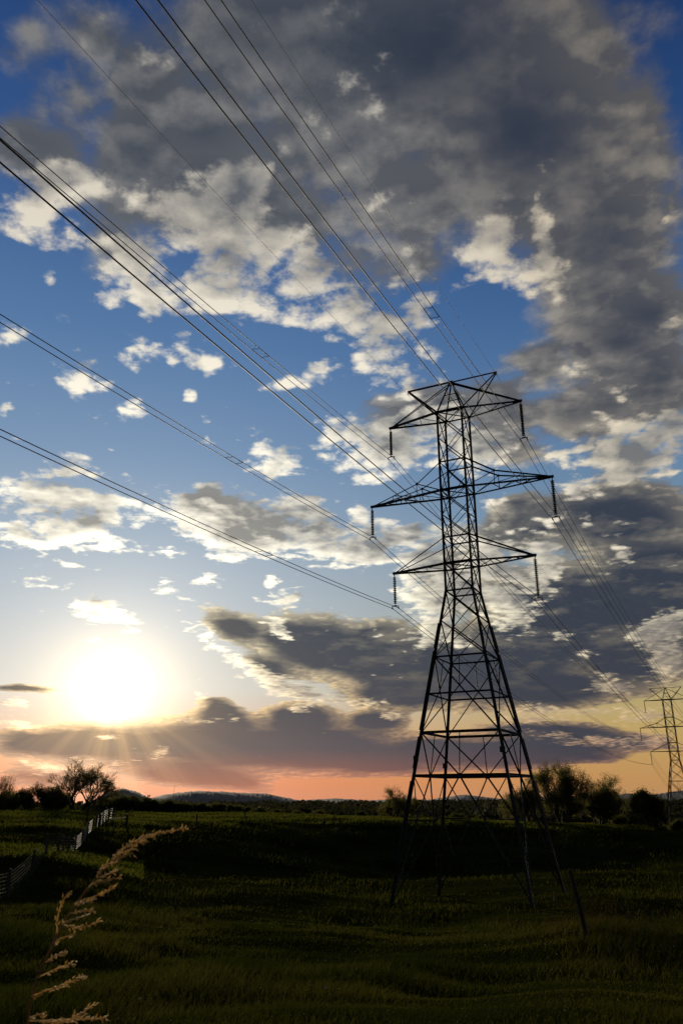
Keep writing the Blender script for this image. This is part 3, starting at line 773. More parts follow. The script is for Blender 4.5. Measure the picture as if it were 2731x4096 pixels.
NEARFAR = [(P1, A1, 'near pylon', {-1: 15, 1: 19}), (P2, A2, 'far pylon', {-1: 17, 1: 17})]
LEVEL = {1: 'top', 2: 'middle', 3: 'lowest'}
HANG = {}
for pi, (P, A, nm, nn) in enumerate(NEARFAR, 1):
    for k in (1, 2, 3):
        for s in (-1, 1):
            tip = (s * ARM[k][0], 0, ARM[k][1] - .13)
            _, ln = make_string(nn[s], 'dark ribbed insulator string under the %s %s cross arm of the %s' % ('left' if s < 0 else 'right', LEVEL[k], nm), P, A, tip)
            HANG[pi, k, s] = (s * ARM[k][0], 0, ARM[k][1] - .13 - ln)

# ------------------------------------------------------------------ conductors and earth wires
def curve(a, b, sag, n=90):
    out = []
    for i in range(n + 1):
        t = i / n; p = a.lerp(b, t); p.z -= 4 * sag * t * (1 - t); out.append(p)
    return out


def bundle(label, Pa, Aa, va, Pb, Ab, vb, sag, spacers, group):
    mids = curve(at_pylon(Pa, Aa, va), at_pylon(Pb, Ab, vb), sag)
    o0 = mids[0].copy()
    T = thing('conductor_pair', label, 'power line', o0, 0, group)
    sides = []
    for o in (-.23, .23):
        a = at_pylon(Pa, Aa, (va[0] + o, va[1], va[2])); b = at_pylon(Pb, Ab, (vb[0] + o, vb[1], vb[2]))
        pts = [p - o0 for p in curve(a, b, sag)]; sides.append(pts)
        m = MB(); m.tube(pts, .021, 6); m.build('conductor', M_WIRE, T, True)
    for f in spacers:
        q = f * (len(mids) - 1); i = int(q); fr = q - i
        l, r = (s[i].lerp(s[i + 1], fr) for s in sides)
        d = (sides[0][i + 1] - sides[0][i]).normalized(); upv = Vector((0, 0, 1))
        m = MB()
        for e in (-.5, .5):
            m.tube([l + d * e, l.lerp(r, .3) + d * e * 1.05 + upv * .03, l.lerp(r, .7) + d * e * .95 - upv * .03, r + d * e], .016, 5)
        m.tube([l - d * .55, l + d * .55], .026, 6); m.tube([r - d * .55, r + d * .55], .026, 6)
        m.build('spacer', M_STEEL, T)


A10 = {1: 1.0888, 2: 1.0683, 3: 1.1488}
G_IN = 'conductor pairs between the near pylon and the viewer'
G_OUT = 'conductor pairs between the two pylons'
G_FAR = 'conductor pairs beyond the far pylon'
SAG12 = {(1, 1): 2.2, (2, 1): 1.9, (3, 1): 2.1, (1, -1): 2.7, (2, -1): 2.6, (3, -1): 2.7}
SP12 = {(1, 1): (.1378, .5063), (2, 1): (.1353,), (3, 1): (.1328,), (1, -1): (.4937,), (2, -1): (), (3, -1): ()}
SP10 = {(1, 1): (.168,), (1, -1): (.168,), (2, -1): (.1654,), (3, -1): (.158,), (2, 1): (), (3, 1): ()}
for k in (1, 2, 3):
    for s in (-1, 1):
        side = 'left' if s < 0 else 'right'
        h1, h2 = HANG[1, k, s], HANG[2, k, s]
        h0 = (s * ARM[k][0] * A10[k], 0, ARM[k][1] - 2.65)
        bundle('twin conductors overhead toward the viewer from the %s %s arm of the near pylon' % (side, LEVEL[k]), P1, A1, h1, P0, A0, h0, 2.0, SP10[k, s], G_IN)
        bundle('twin conductors from the %s %s arm of the near pylon across to the far pylon' % (side, LEVEL[k]), P1, A1, h1, P2, A2, h2, SAG12[k, s], SP12[k, s], G_OUT)
        bundle('twin conductors leaving the %s %s arm of the far pylon into the valley' % (side, LEVEL[k]), P2, A2, h2, P3, A3, h2, 2.5, (), G_FAR)
for s in (-1, 1):
    side = 'left' if s < 0 else 'right'
    v = (s * (SHIELD + .08), 0, ZAP - .2); v0 = (s * SHIELD * 1.19, 0, ZAP - .2)
    for lab, (a, aa, va, b, ab, vb, sg), g in (
            ('thin earth wire overhead toward the viewer from the %s top tip of the near pylon', (P1, A1, v, P0, A0, v0, 1.6), 'earth wires toward the viewer'),
            ('thin earth wire between the %s top tips of the two pylons', (P1, A1, v, P2, A2, v, 2.0 if s < 0 else 1.3), 'earth wires between the two pylons'),
            ('thin earth wire leaving the %s top tip of the far pylon', (P2, A2, v, P3, A3, v, 1.8), 'earth wires beyond the far pylon')):
        pts = curve(at_pylon(a, aa, va), at_pylon(b, ab, vb), sg)
        m = MB(); m.tube([p - pts[0] for p in pts], .010, 5)
        o = tag(m.build('earth_wire', M_WIRE, None, True), lab % side, 'earth wire', g); o.location = pts[0]

# ------------------------------------------------------------------ trees, bushes, woodland
def leaf_quads(centres, size, n, spread, seed):
    g = np.random.default_rng(seed)
    c = np.repeat(np.array(centres), n, 0)
    c = c + g.normal(0, spread, c.shape)
    u = g.normal(0, 1, c.shape); u /= np.linalg.norm(u, axis=1)[:, None]
    w = g.normal(0, 1, c.shape); w -= (w * u).sum(1)[:, None] * u; w /= np.linalg.norm(w, axis=1)[:, None]
    s = size * g.uniform(.6, 1.3, (len(c), 1))
    v = np.stack([c - u * s, c + w * s * .55, c + u * s, c - w * s * .55], 1).reshape(-1, 3)
    return v, np.arange(len(v)).reshape(-1, 4)


def make_tree(name, label, loc, height, spread, seed, leaves=7, leaf=.10, stems=3, droop=.0, mat=None, group=None, levels=5, lean=0.0, bare=.55, cat='tree', fan=.55, clump=.20):
    r = random.Random(seed)
    T = thing(name, label, cat, loc, 0, group)
    m = MB(); tips = []
    def limb(p, d, ln, rad, lv):
        n = 3; pts = [p]; q = p.copy(); dd = d.copy()
        for i in range(n):
            dd = (dd + Vector((r.gauss(0, .13), r.gauss(0, .13), r.gauss(.05, .08) - droop))).normalized()
            q = q + dd * (ln / n); pts.append(q.copy())
        m.tube(pts, [rad * (1 - .35 * i / n) for i in range(n + 1)], 6 if lv > 2 else 4)
        if lv <= 3: tips.extend(pts[1:])
        if lv == 0: return
        for i in range(r.choice((2, 3, 3)) if lv > 1 else 3):
            a = r.uniform(0, 6.283); o = dd.orthogonal().normalized(); o.rotate(Matrix.Rotation(a, 3, dd))
            sp = r.uniform(.35, .85)
            nd = (dd + o * sp).normalized()
            limb(pts[r.choice((1, 2, 3))] if i > 1 else q, nd, ln * r.uniform(.68, .92), rad * .62, lv - 1)
    unit = 1.0
    for s in range(stems):
        a = 6.283 * s / stems + r.uniform(-.5, .5)
        d = Vector((math.cos(a) * fan * r.uniform(.5, 1.2) + lean, math.sin(a) * fan * r.uniform(.5, 1.2), 1)).normalized()
        limb(Vector((math.cos(a) * .1, math.sin(a) * .1, -.25)), d, unit * r.uniform(.5, .95), .085, levels)
    # scale the skeleton to the wanted height and spread
    V = np.array(m.v); hz = np.percentile(V[:, 2], 99.7); hx = np.percentile(np.hypot(V[:, 0] - lean * hz * .5, V[:, 1]), 98)
    S = np.array([spread / hx, spread / hx, height / hz])
    V = V * S; m.v = [tuple(p) for p in V]
    m.build('trunk', M_BARK, T, True)
    tp = np.array([tuple(t) for t in tips]) * S
    keep = nrg.random(len(tp)) < bare
    v, q = leaf_quads(tp[keep], leaf, leaves, clump, seed)
    link('crown', arr_mesh('crown', v, q, mat or M_LEAF), T)
    return T


G_TREE = 'trees on the field edge'
make_tree('budding_tree', 'large spreading half bare tree standing left below the sunset', polar(-17.45, 165), 9.1, 7.6, 3, 5, .065, 6, 0, None, G_TREE, 6, .10, .65, fan=1.0)
make_tree('budding_tree', 'broad leafing tree with tallest crown in the right hand clump', polar(14.4, 128), 8.5, 5.4, 8, 5, .07, 7, 0, None, G_TREE, 6, .03, .8, fan=.75)
make_tree('budding_tree', 'rounded leafing tree on the right side of the right hand clump', polar(16.8, 129), 6.7, 3.9, 15, 5, .07, 6, 0, None, G_TREE, 6, .05, .8, fan=.7)
make_tree('budding_tree', 'low leafing tree on the left side of the right hand clump', polar(12.3, 131), 5.6, 3.8, 21, 7, .07, 6, 0, None, G_TREE, 5, -.03, .8, fan=.8)
make_tree('budding_tree', 'small sparse tree seen through the left leg of the pylon', polar(3.45, 146), 4.8, 3.6, 33, 6, .07, 6, 0, None, G_TREE, 5, 0, .6, fan=.9)
make_tree('budding_tree', 'thin young tree just right of the near left pylon leg', polar(4.75, 150), 3.9, 2.2, 41, 7, .085, 3, 0, None, G_TREE, 5, 0, .75)
make_tree('bare_tree', 'bare leafless tree at the far left edge of the field', polar(-22.1, 165), 6.2, 3.0, 55, 3, .06, 3, 0, None, G_TREE, 6, .0, .2)
make_tree('dark_tree', 'dark dense leafy tree beside the far pylon', polar(19.9, 122), 4.9, 2.2, 63, 12, .08, 5, 0, M_LEAF2, G_TREE, 5, 0, 1.0, fan=.35, clump=.26)
make_tree('leafy_tree', 'round leafy tree directly left of the large half bare tree', polar(-19.7, 172), 5.0, 3.0, 71, 6, .08, 4, 0, M_LEAF2, G_TREE, 5, 0.05, .8, fan=.7, clump=.3)
make_tree('leafy_tree', 'small leafy tree between the bare tree and the round leafy tree', polar(-20.9, 175), 4.2, 2.8, 77, 6, .08, 5, 0, M_LEAF2, G_TREE, 5, 0, 1.0, fan=.45, clump=.26)

protos = []
for sd_, st in ((101, 7), (102, 8), (103, 6)):
    b = make_tree('bush', '', (0, 0, 0), 2.2, 1.5, sd_, 18, .09, st, 0, M_LEAF2, 'bushes along the far field edge', 3, 0, 1.0, cat='bush', fan=.8, clump=.22)
    protos.append(b)
BUSH = [(-22.6, 168, 1.0), (-21.9, 172, 1.2), (-21.4, 170, 1.0), (-20.4, 171, 1.1), (-19.1, 169, 1.3), (-18.5, 172, 1.2), (-16.0, 170, 1.2), (-15.5, 174, 1.4), (-15.0, 172, 1.3), (-14.5, 170, 1.4),
        (-14.1, 175, 1.5), (-13.6, 172, 1.4), (-13.1, 176, 1.3), (-12.7, 173, 1.25), (-12.2, 176, 1.2), (-11.6, 174, 1.2), (-11.1, 177, 1.1), (-10.6, 174, 1.15), (-10.0, 177, 1.2), (-9.5, 175, 1.1),
        (-8.9, 178, 1.15), (-8.3, 176, 1.0), (-7.5, 180, 1.1), (-6.7, 178, 1.0), (-5.6, 182, 1.1), (-4.4, 184, 1.0), (-3.0, 186, 1.0), (-1.6, 185, 1.05), (1.2, 165, .8), (7.6, 160, .7), (9.3, 158, .8), (11.6, 140, .9), (17.9, 132, .9), (21.4, 128, .7)]
ORD = 'first second third fourth fifth sixth seventh eighth ninth tenth eleventh twelfth'.split()
seen = {}
for i, (a, d, s) in enumerate(BUSH):
    p = protos[i % 3]
    o = p if i < 3 else copy_tree(p)
    o.location = polar(a, d); o.rotation_euler = (0, 0, rng.uniform(0, 6.28)); o.scale = (s * rng.uniform(.9, 1.3), s * rng.uniform(.9, 1.3), s * rng.uniform(.8, 1.05) * (1.45 if a < -18 else .8 if a > -11 else .9))
    where = ('at the far left edge' if a < -21 else 'left of the large half bare tree' if a < -18 else 'in the hedge right of the half bare tree' if a < -14 else
             'in the hedge under the left blue hill' if a < -11.5 else 'in the hedge under the wide blue hill' if a < -5 else 'on the far brow left of the pylon' if a < 2 else
             'on the brow between the pylon legs' if a < 10 else 'beside the right hand trees')
    seen[where] = seen.get(where, 0) + 1
    o['label'] = '%s leafy bush from the left %s' % (ORD[seen[where] - 1], where)


def build_woodland():
    g = np.random.default_rng(5)
    n = 7500
    az = np.concatenate([g.uniform(-9, 31, int(n * .85)), g.uniform(-26, -9, n - int(n * .85))])
    d = 340 + 620 * g.random(n) ** 1.1
    x, y = d * np.sin(np.radians(az)), d * np.cos(np.radians(az))
    z = ground_z(x, y)
    h = g.uniform(4.2, 6.4, n) + .7 * np.sin(az * 2.1) + np.where(d > 800, 1.2, 0)
    c = np.stack([x, y, z + h * .62], -1)
    k = 20
    dirs = g.normal(0, 1, (n, k, 3)); dirs /= np.linalg.norm(dirs, axis=2)[..., None]
    P = (c[:, None, :] + dirs * np.stack([h * .42, h * .42, h * .45], -1)[:, None, :] * g.uniform(.7, 1.1, (n, k, 1))).reshape(-1, 3)
    u = g.normal(0, 1, P.shape); u /= np.linalg.norm(u, axis=1)[:, None]
    w = g.normal(0, 1, P.shape); w -= (w * u).sum(1)[:, None] * u; w /= np.linalg.norm(w, axis=1)[:, None]
    s = np.repeat(h, k)[:, None] * g.uniform(.10, .26, (len(P), 1))
    v = np.stack([P - u * s, P + w * s * .8, P + u * s, P - w * s * .8], 1).reshape(-1, 3)
    o = link('woodland', arr_mesh('woodland', v, np.arange(len(v)).reshape(-1, 4), M_WOOD)); o['kind'] = 'stuff'
    o['label'] = 'dark far-off woodland filling the valley below the hills'


build_woodland()

for lab, az_, d_, top in (('tiny lattice radio mast on the crest of the wide blue hill', -11.36, 3100, 37.0), ('tiny radio mast rising from the woods seen between the pylon legs', 10.74, 1200, 2.5)):
    x, y = d_ * math.sin(R(az_)), d_ * math.cos(R(az_)); z0 = 8.0 if d_ > 2000 else gz(x, y)
    T = thing('radio_mast', lab, 'mast', (x, y, z0), 0, 'radio masts on the skyline')
    H = top - z0; w = d_ / 3168 * .9
    m = MB()
    for s in (-1, 1): m.box((s * w * .5, 0, 0), (s * w * .2, 0, H), w * .5, w * .5)
    for i in range(8): m.box((-w * .45, 0, H * i / 8), (w * .45, 0, H * (i + 1) / 8), w * .3, w * .3)
    m.build('mast_frame', M_STEEL, T)
    m = MB(); m.box((-w * .5, 0, H * .93), (w * .5, 0, H * .93), H * .12, w); m.build('antenna', M_STEEL, T)

# ------------------------------------------------------------------ fences
def post(p, h, r, parent, lean=(0, 0), name='post', mat=None):
    m = MB(); a = Vector(p) + Vector((0, 0, -.3)); b = Vector(p) + Vector((lean[0], lean[1], h))
    m.tube([a, a.lerp(b, .5), b, b + Vector((0, 0, .015))], [r * 1.05, r, r * .94, r * .7], 8)
    return m.build(name, mat or M_POST, parent)


def line_at(az, d): return polar(az, d)


def strands(parent, pts, heights, rad, mat, name='wire'):
    for h in heights:
        m = MB()
        for a, b in zip(pts[:-1], pts[1:]):
            k = [a.lerp(b, i / 4) + Vector((0, 0, h - (.02 if 0 < i < 4 else 0))) for i in range(5)]
            m.tube(k, rad, 4)
        m.build(name, mat, parent)


def fence(name, label, cat, spots, ph, pr, heights, rad, rail_mat, rail_name, post_r=None, group=None, h_rel=True):
    base = polar(*spots[0][:2])
    T = thing(name, label, cat, base, 0, group)
    pts = [polar(a, d) - base for a, d in spots]
    for i, p in enumerate(pts): post(p, ph * rng.uniform(.95, 1.06), pr, T, (rng.uniform(-.05, .05), rng.uniform(-.05, .05)))
    strands(T, pts, heights, rad, rail_mat, rail_name)
    return T


W7_ = [.15, .32, .49, .66, .83, 1.0, 1.15]
fence('wire_fence', 'strand wire fence on round posts coming in from the lower left edge', 'fence',
      [(-23.6, 38.5), (-20.97, 46), (-19.78, 51.7), (-19.02, 56.8), (-18.33, 62.5)], 1.32, .075, W7_, .0032, M_WIRE, 'wire')
R6_ = [.25, .42, .60, .78, .96, 1.14]
fence('pipe_fence', 'silvery pipe rail fence section catching the sunlight behind the wire fence', 'fence',
      [(-18.33, 62.9), (-18.05, 65.5), (-17.76, 67.3), (-17.33, 71.5), (-16.92, 76), (-16.67, 79.5), (-16.37, 84)], 1.27, .08, R6_, .015, M_RAIL, 'rail')
fence('pipe_fence', 'short bright rail fence section at the top of the field by the gateway', 'fence',
      [(-16.18, 89), (-15.98, 91), (-15.75, 94), (-15.45, 97.5), (-15.2, 101)], 1.36, .085, R6_ + [1.3], .019, M_RAIL, 'rail')
fence('rail_gate', 'single rail gateway reaching right from the upper fence to a thick post', 'gate',
      [(-15.98, 90.6), (-14.25, 93)], 1.3, .13, [.95], .028, M_RAIL, 'rail')
fence('rail_gate', 'single top rail gateway reaching left from the upper fence', 'gate',
      [(-16.76, 101), (-15.6, 102)], 1.25, .10, [1.1], .028, M_RAIL, 'rail')
for lab, a, d, h, r_, ln in (('leaning dark fence post alone in the grass at lower right', 15.35, 24.5, 1.66, .062, (-.33, .0)),
                             ('slim lone post out in the sunlit far field', -9.77, 96, 1.35, .08, (0, 0)),
                             ('short lone post by the trees at upper left of the field', -20.22, 158, 1.7, .12, (0, 0)),
                             ('distant lone post near the middle of the far field', -6.6, 118, 1.3, .09, (0, 0)),
                             ('small lone post left of the pylon on the far field', -0.6, 119, 1.3, .09, (0, 0))):
    b = polar(a, d); m = MB()
    m.tube([Vector((0, 0, -.3)), Vector((ln[0] * .5, ln[1] * .5, h * .5)), Vector((ln[0], ln[1], h)), Vector((ln[0], ln[1], h + .02))], [r_ * 1.05, r_, r_ * .93, r_ * .6], 8)
    o = tag(m.build('fence_post', M_POST), lab, 'post', 'lone posts standing in the pasture'); o.location = b

# ------------------------------------------------------------------ grass, weeds, blooms
def blades(name, x, y, h, w, mat, label, seed=2):
    """one sheet of loose bent blades: stuff nobody could count"""
    g = np.random.default_rng(seed); n = len(x)
    z = ground_z(x, y) - .02
    th = g.uniform(0, 2 * np.pi, n)
    lx, ly = g.normal(.25, .45, n) * h, g.normal(-.05, .45, n) * h
    cx, cy = np.cos(th) * w, np.sin(th) * w; o0 = 0 * h
    b = np.stack([x, y, z], -1)
    v = np.stack([b + np.stack([-cx, -cy, o0], -1), b + np.stack([cx, cy, o0], -1),
                  b + np.stack([cx * .8 + lx * .35, cy * .8 + ly * .35, h * .6], -1), b + np.stack([-cx * .8 + lx * .35, -cy * .8 + ly * .35, h * .6], -1),
                  b + np.stack([lx, ly, h], -1), b + np.stack([lx + cx * .15, ly + cy * .15, h], -1)], 1).reshape(-1, 3)
    o = np.arange(n)[:, None] * 6
    q = np.concatenate([o + np.array([[0, 1, 2, 3]]), o + np.array([[3, 2, 5, 4]])], 0)
    ob = link(name, arr_mesh(name, v, q, mat)); ob['kind'] = 'stuff'; ob['label'] = label


def build_grass():
    g = np.random.default_rng(2)
    n = 250000
    az = np.radians(g.uniform(-29, 29, n)); d = 6.5 * (18.0 ** (g.random(n) ** .95))
    x, y = d * np.sin(az), d * np.cos(az)
    k = (d < 40) | (az < R(-13)) | (g.random(n) < .3); az, d, x, y = az[k], d[k], x[k], y[k]; n = len(d)   # thinned round the pylon feet, dark turf standing in for shade
    patch = np.sin(x * .35 + np.sin(y * .2) * 2) * np.sin(y * .3 + x * .08) + .6 * np.sin(x * 1.3 + y * .7) * np.sin(y * 1.1)
    h = (.05 + .13 * np.clip(patch + .5, 0, 1.5)) * g.uniform(.5, 1.5, n) * np.clip(d / 16, .45, 1.5) ** .6
    blades('grass', x, y, h, .0033 * np.clip(d / 9, 1, 14) * g.uniform(.7, 1.4, n), M_BLADE, 'dark rough pasture grass covering the near slope')
    # the far field top, its sunlight painted as lighter grass, and a stand of tall dead grass on the right
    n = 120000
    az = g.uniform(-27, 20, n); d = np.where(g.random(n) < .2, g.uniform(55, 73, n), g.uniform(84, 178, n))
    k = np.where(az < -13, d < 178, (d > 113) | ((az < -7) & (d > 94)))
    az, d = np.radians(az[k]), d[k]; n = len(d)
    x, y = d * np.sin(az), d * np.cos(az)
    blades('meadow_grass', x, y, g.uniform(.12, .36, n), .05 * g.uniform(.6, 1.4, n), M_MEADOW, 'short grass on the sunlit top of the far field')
    n = 5200
    az = np.radians(18.5 + 3.4 * g.normal(0, 1, n)); d = 20 + 34 * g.random(n)
    x, y = d * np.sin(az), d * np.cos(az)
    k = (np.sin(x * .7 + y * .25) * np.sin(y * .5 - x * .2) + .35 * g.normal(0, 1, n)) > .15
    blades('dead_grass', x[k], y[k], g.uniform(.18, .55, k.sum()), .0045 * g.uniform(.7, 1.5, k.sum()), M_DEAD, 'tall brown dead grass in loose patches at right')
    # small pale blooms and seed heads scattered through the grass
    n = 420
    az = np.radians(g.uniform(-25, 25, n)); d = 8 * 9 ** g.random(n)
    x, y = d * np.sin(az), d * np.cos(az); z = ground_z(x, y) + g.uniform(.12, .26, n)
    r = .0075 * np.clip(d / 16, .8, 3) * g.uniform(.6, 1.3, n)
    oc = np.array([(1, 0, 0), (0, 1, 0), (-1, 0, 0), (0, -1, 0), (0, 0, 1), (0, 0, -1)])
    v = (np.stack([x, y, z], -1)[:, None, :] + oc[None] * r[:, None, None]).reshape(-1, 3)
    t = np.array([(0, 1, 4), (1, 2, 4), (2, 3, 4), (3, 0, 4), (1, 0, 5), (2, 1, 5), (3, 2, 5), (0, 3, 5)])
    q = (np.arange(n)[:, None, None] * 6 + t[None]).reshape(-1, 3)
    ob = link('clover_blooms', arr_mesh('clover_blooms', v, q, M_BLOOM)); ob['kind'] = 'stuff'
    ob['label'] = 'tiny pale blooms dotted through the dark grass'


build_grass()


def make_weed(label, az, d, h, seed):
    r = random.Random(seed)
    T = thing('dry_weed', label, 'weed', polar(az, d), 0, 'dead weed stalks standing in the pasture')
    for s in range(r.randint(4, 7)):
        m = MB(); a = r.uniform(0, 6.28); p = Vector((math.cos(a) * .05, math.sin(a) * .05, -.05)); dd = Vector((math.cos(a) * .22, math.sin(a) * .22, 1)).normalized()
        L = h * r.uniform(.65, 1.05); q = p + dd * L * .55; e = q + (dd + Vector((r.gauss(0, .2), r.gauss(0, .2), 0))).normalized() * L * .5
        m.tube([p, q, e], [.009, .007, .004], 4)
        st = m.build('stem', M_WEED, T)
        hm = MB(); hm.tube([q.lerp(e, .1 + .07 * k) + Vector((r.gauss(0, .006), r.gauss(0, .006), 0)) for k in range(14)], [(.007 + .012 * math.sin(3.14 * (k + .5) / 14)) * r.uniform(.5, 1.4) for k in range(14)], 5)
        hm.build('seed_head', M_WEED, st)


for i, (lab, a, d, h) in enumerate((
        ('dead weed tuft in the hollow left of centre, the tallest of its group', -9.0, 41, .78), ('dead weed with wispy head in the hollow left of centre', -10.0, 42, .55),
        ('short dead weed beside the wispy one in the hollow', -10.7, 41, .55), ('dead weed standing alone higher on the slope left of centre', -10.85, 56, .6),
        ('pale dry seed stalk near the far post at left', -9.9, 80, .9), ('pale dry seed stalk tuft right of the curved foreground grass tip', -10.8, 77, .9),
        ('pale dry seed stalk below the far field left of the pylon', -8.6, 78, .8), ('pale seed stalk left in the row along the foot of the far field', -12.6, 77, .8), ('second pale seed stalk in the row along the far field foot', -7.2, 80, .85), ('third pale seed stalk in the row along the far field foot', -5.9, 82, .9),
        ('fourth pale seed stalk in the row along the far field foot', -4.6, 83, .8), ('rightmost pale seed stalk in the row along the far field foot', -2.4, 84, .85), ('tall dead weed in the near right grass beyond the leaning post', 17.2, 33, .95),
        ('brown dead weed at the right edge behind the leaning post', 19.4, 38, .9), ('thin dead weed between the leaning post and right edge', 18.2, 26, .7),
        ('brown dead weed low in the near grass toward the middle', 1.5, 36, .5),
        ('brown dead weed at the foot of the right pylon leg', 13.4, 52, .6))):
    make_weed(lab, a, d, h, 300 + i)

for lab, az_, d_ in (('fluffy white dandelion clock in the near grass at left of the middle', -12.7, 15.0), ('fluffy white dandelion clock in the near grass near the middle', -1.2, 14.5)):
    T = thing('dandelion', lab, 'dandelion', polar(az_, d_), 0, 'dandelion clocks in the near grass')
    m = MB(); m.tube([(0, 0, -.02), (.01, 0, .12), (.015, .01, .22)], [.003, .0025, .002], 5); m.build('stem', M_BLADE, T)
    m = MB()
    for i in range(70):
        zc = 1 - 2 * (i + .5) / 70; a_ = i * 2.39996; rr = math.sqrt(1 - zc * zc)
        dv = Vector((rr * math.cos(a_), rr * math.sin(a_), zc)); c0 = Vector((.015, .01, .235)); uu = dv.orthogonal().normalized() * .006; kk = dv.cross(uu)
        e0 = c0 + dv * .022
        m.poly([c0 + uu * .05, c0 - uu * .05, e0 - uu, e0 + uu, e0 + kk, e0 - kk], [(0, 1, 2, 3), (2, 4, 3, 5)])
    m.build('seed_clock', M_BLOOM, T)

# ------------------------------------------------------------------ the tall dry grass stalk close to the viewer
STEM = [(-0.3366, -0.2208), (-0.3359, -0.2027), (-0.3335, -0.1856), (-0.3291, -0.1723), (-0.3252, -0.1603), (-0.3201, -0.1454), (-0.3159, -0.1345), (-0.3101, -0.1249), (-0.305, -0.1152), (-0.2984, -0.1047), (-0.2923, -0.0963), (-0.286, -0.0885), (-0.2798, -0.08), (-0.2721, -0.0707), (-0.2642, -0.0628), (-0.256, -0.0571), (-0.2478, -0.052), (-0.2386, -0.0484), (-0.2286, -0.0448), (-0.2177, -0.0412), (-0.2053, -0.038), (-0.1927, -0.0361), (-0.1816, -0.0351)]
BRANCH = [[(-0.2484, -0.0535), (-0.2316, -0.0462), (-0.2136, -0.0429)], [(-0.2575, -0.0585), (-0.2407, -0.0513), (-0.222, -0.0485)], [(-0.2647, -0.0657), (-0.2526, -0.06), (-0.2395, -0.0571)], [(-0.2676, -0.0686), (-0.2522, -0.0643), (-0.2383, -0.0615)], [(-0.2776, -0.0786), (-0.2641, -0.0722), (-0.2488, -0.068)], [(-0.2832, -0.0857), (-0.2709, -0.0836), (-0.2587, -0.0801)], [(-0.2887, -0.0928), (-0.2689, -0.0879), (-0.2474, -0.0848)], [(-0.2995, -0.1089), (-0.2782, -0.1048), (-0.2595, -0.0972)], [(-0.3005, -0.1138), (-0.2886, -0.1097), (-0.2764, -0.1076)], [(-0.3045, -0.1194), (-0.2891, -0.1194), (-0.273, -0.1181)], [(-0.3069, -0.1263), (-0.2976, -0.1263), (-0.287, -0.125)], [(-0.3153, -0.1338), (-0.2905, -0.136), (-0.2668, -0.1274)], [(-0.3201, -0.1454), (-0.3157, -0.1165), (-0.3096, -0.1014)], [(-0.3246, -0.159), (-0.3121, -0.1482), (-0.296, -0.1414)], [(-0.3261, -0.1657), (-0.312, -0.1624), (-0.2983, -0.1564)], [(-0.3304, -0.1803), (-0.3076, -0.1751), (-0.2856, -0.1685)], [(-0.3329, -0.1909), (-0.3028, -0.191), (-0.2768, -0.1812)], [(-0.3344, -0.2027), (-0.3286, -0.2014), (-0.3222, -0.1981)], [(-0.3327, -0.2285), (-0.2936, -0.221), (-0.2653, -0.2062)], [(-0.3329, -0.2387), (-0.2932, -0.2248), (-0.2507, -0.2193)], [(-0.3375, -0.2259), (-0.3277, -0.2208), (-0.317, -0.217)]]


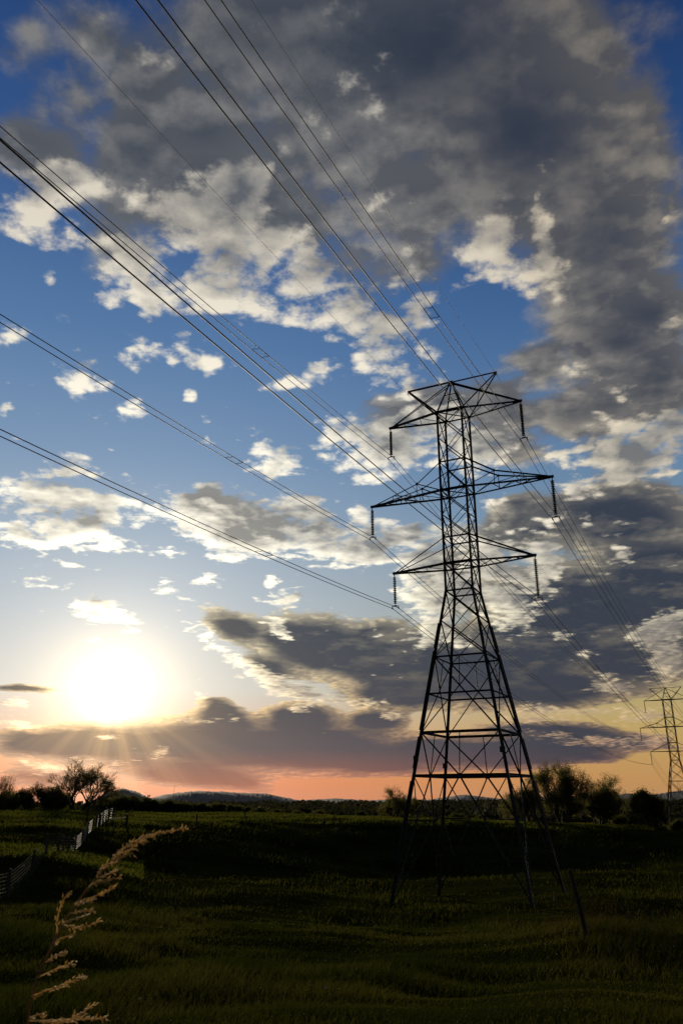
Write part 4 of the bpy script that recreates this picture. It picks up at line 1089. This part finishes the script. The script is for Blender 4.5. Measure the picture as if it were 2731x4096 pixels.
def build_stalk():
    r = random.Random(4); S = 1.25                          # metres from the viewer
    bx, by = -0.40 * S, S + .05
    T = thing('grass_stalk', 'tall dry golden grass stalk arching over the lower left foreground', 'grass stalk', (bx, by, gz(bx, by)))
    o0 = Vector((bx, by, gz(bx, by)))
    def P(x, z, y=0.0): return Vector((x * S, S + y, z * S)) - o0
    pts = [Vector((0, 0, -.1)), Vector((.03, -.01, .35)), Vector((.06, -.02, .8)), Vector((.075, -.03, 1.12))] + [P(x, z, -.03 + .004 * i) for i, (x, z) in enumerate(STEM)]
    n = len(pts); m = MB(); m.tube(pts, [.0023 - .0014 * i / n for i in range(n)], 7); m.build('stem', M_STALK, T, True)
    lf = MB()
    for (a, b, c) in (((0, 0, .25), (.16, .05, .75), (.36, .12, .62)), ((.02, 0, .5), (-.12, -.05, .9), (-.25, -.06, .85))):
        A, B, C = Vector(a), Vector(b), Vector(c); prev = None; side = Vector((0, 1, 0))
        row = []
        for i in range(9):
            t = i / 8; p = A * (1 - t) ** 2 + B * 2 * t * (1 - t) + C * t * t; w = .006 * (1 - t) + .0006
            row += [p - side * w, p + side * w]
        lf.poly(row, [(2 * i, 2 * i + 1, 2 * i + 3, 2 * i + 2) for i in range(8)])
    lf.build('leaf', M_STALK, T)
    def seeds(mm, p, d, ln, wd):
        d = d.normalized(); u = d.orthogonal().normalized(); k = d.cross(u); c = p + d * ln * .4
        ring = [c + u * wd, c + k * wd, c - u * wd, c - k * wd]
        mm.poly([p] + ring + [p + d * ln], [(0, 2, 1), (0, 3, 2), (0, 4, 3), (0, 1, 4), (5, 1, 2), (5, 2, 3), (5, 3, 4), (5, 4, 1)])
    lines = [[P(*q, y=-.03 + r.uniform(-.03, .03)) for q in b] for b in BRANCH]
    lines.append([P(*STEM[-7]), P(*STEM[-4]), P(*STEM[-1])])
    for i, (a, b, c) in enumerate(lines):
        a = min(pts[4:], key=lambda q: (q - a).length) * .85 + a * .15 if i < len(lines) - 1 else a
        m = MB(); path = [a * (1 - t) ** 2 + (b * 2 - (a + c) * .5) * 2 * t * (1 - t) + c * t * t for t in [k / 12 for k in range(13)]]
        m.tube(path, [.0009] * 13, 5)
        L = (c - a).length; k = max(6, int(L / .0020))
        for j in range(k):
            t = .12 + .88 * j / k; q = t * 12; ii = min(int(q), 11); p = path[ii].lerp(path[ii + 1], q - ii)
            d = (path[ii + 1] - path[ii]).normalized() + Vector((r.gauss(0, .4), r.gauss(0, .4), r.gauss(0, .4)))
            if r.random() < .85: seeds(m, p + Vector((r.gauss(0, .0013), r.gauss(0, .0013), r.gauss(0, .0013))), d, r.uniform(.0048, .0088), r.uniform(.0010, .0016))
        m.build('seed_branch', M_SEED, T)


build_stalk()

# ------------------------------------------------------------------ evening haze
def build_haze():
    m = bpy.data.materials.new('evening_haze'); m.use_nodes = True
    nt = m.node_tree
    for n in list(nt.nodes): nt.nodes.remove(n)
    out = nt.nodes.new('ShaderNodeOutputMaterial'); v = nt.nodes.new('ShaderNodeVolumePrincipled')
    v.inputs['Color'].default_value = (.60, .60, .90, 1)
    v.inputs['Density'].default_value = HAZE
    v.inputs['Anisotropy'].default_value = 0.45
    nt.links.new(v.outputs[0], out.inputs['Volume'])
    mb = MB(); x, z0, z1 = 12700, -112, 42
    mb.poly([(-x, -x, z0), (x, -x, z0), (x, x, z0), (-x, x, z0), (-x, -x, z1), (x, -x, z1), (x, x, z1), (-x, x, z1)],
            [(3, 2, 1, 0), (4, 5, 6, 7), (0, 1, 5, 4), (1, 2, 6, 5), (2, 3, 7, 6), (3, 0, 4, 7)])
    o = mb.build('haze', m); o['kind'] = 'stuff'; o['label'] = 'thin evening haze lying over the land'


HAZE = 3.5e-6
build_haze()
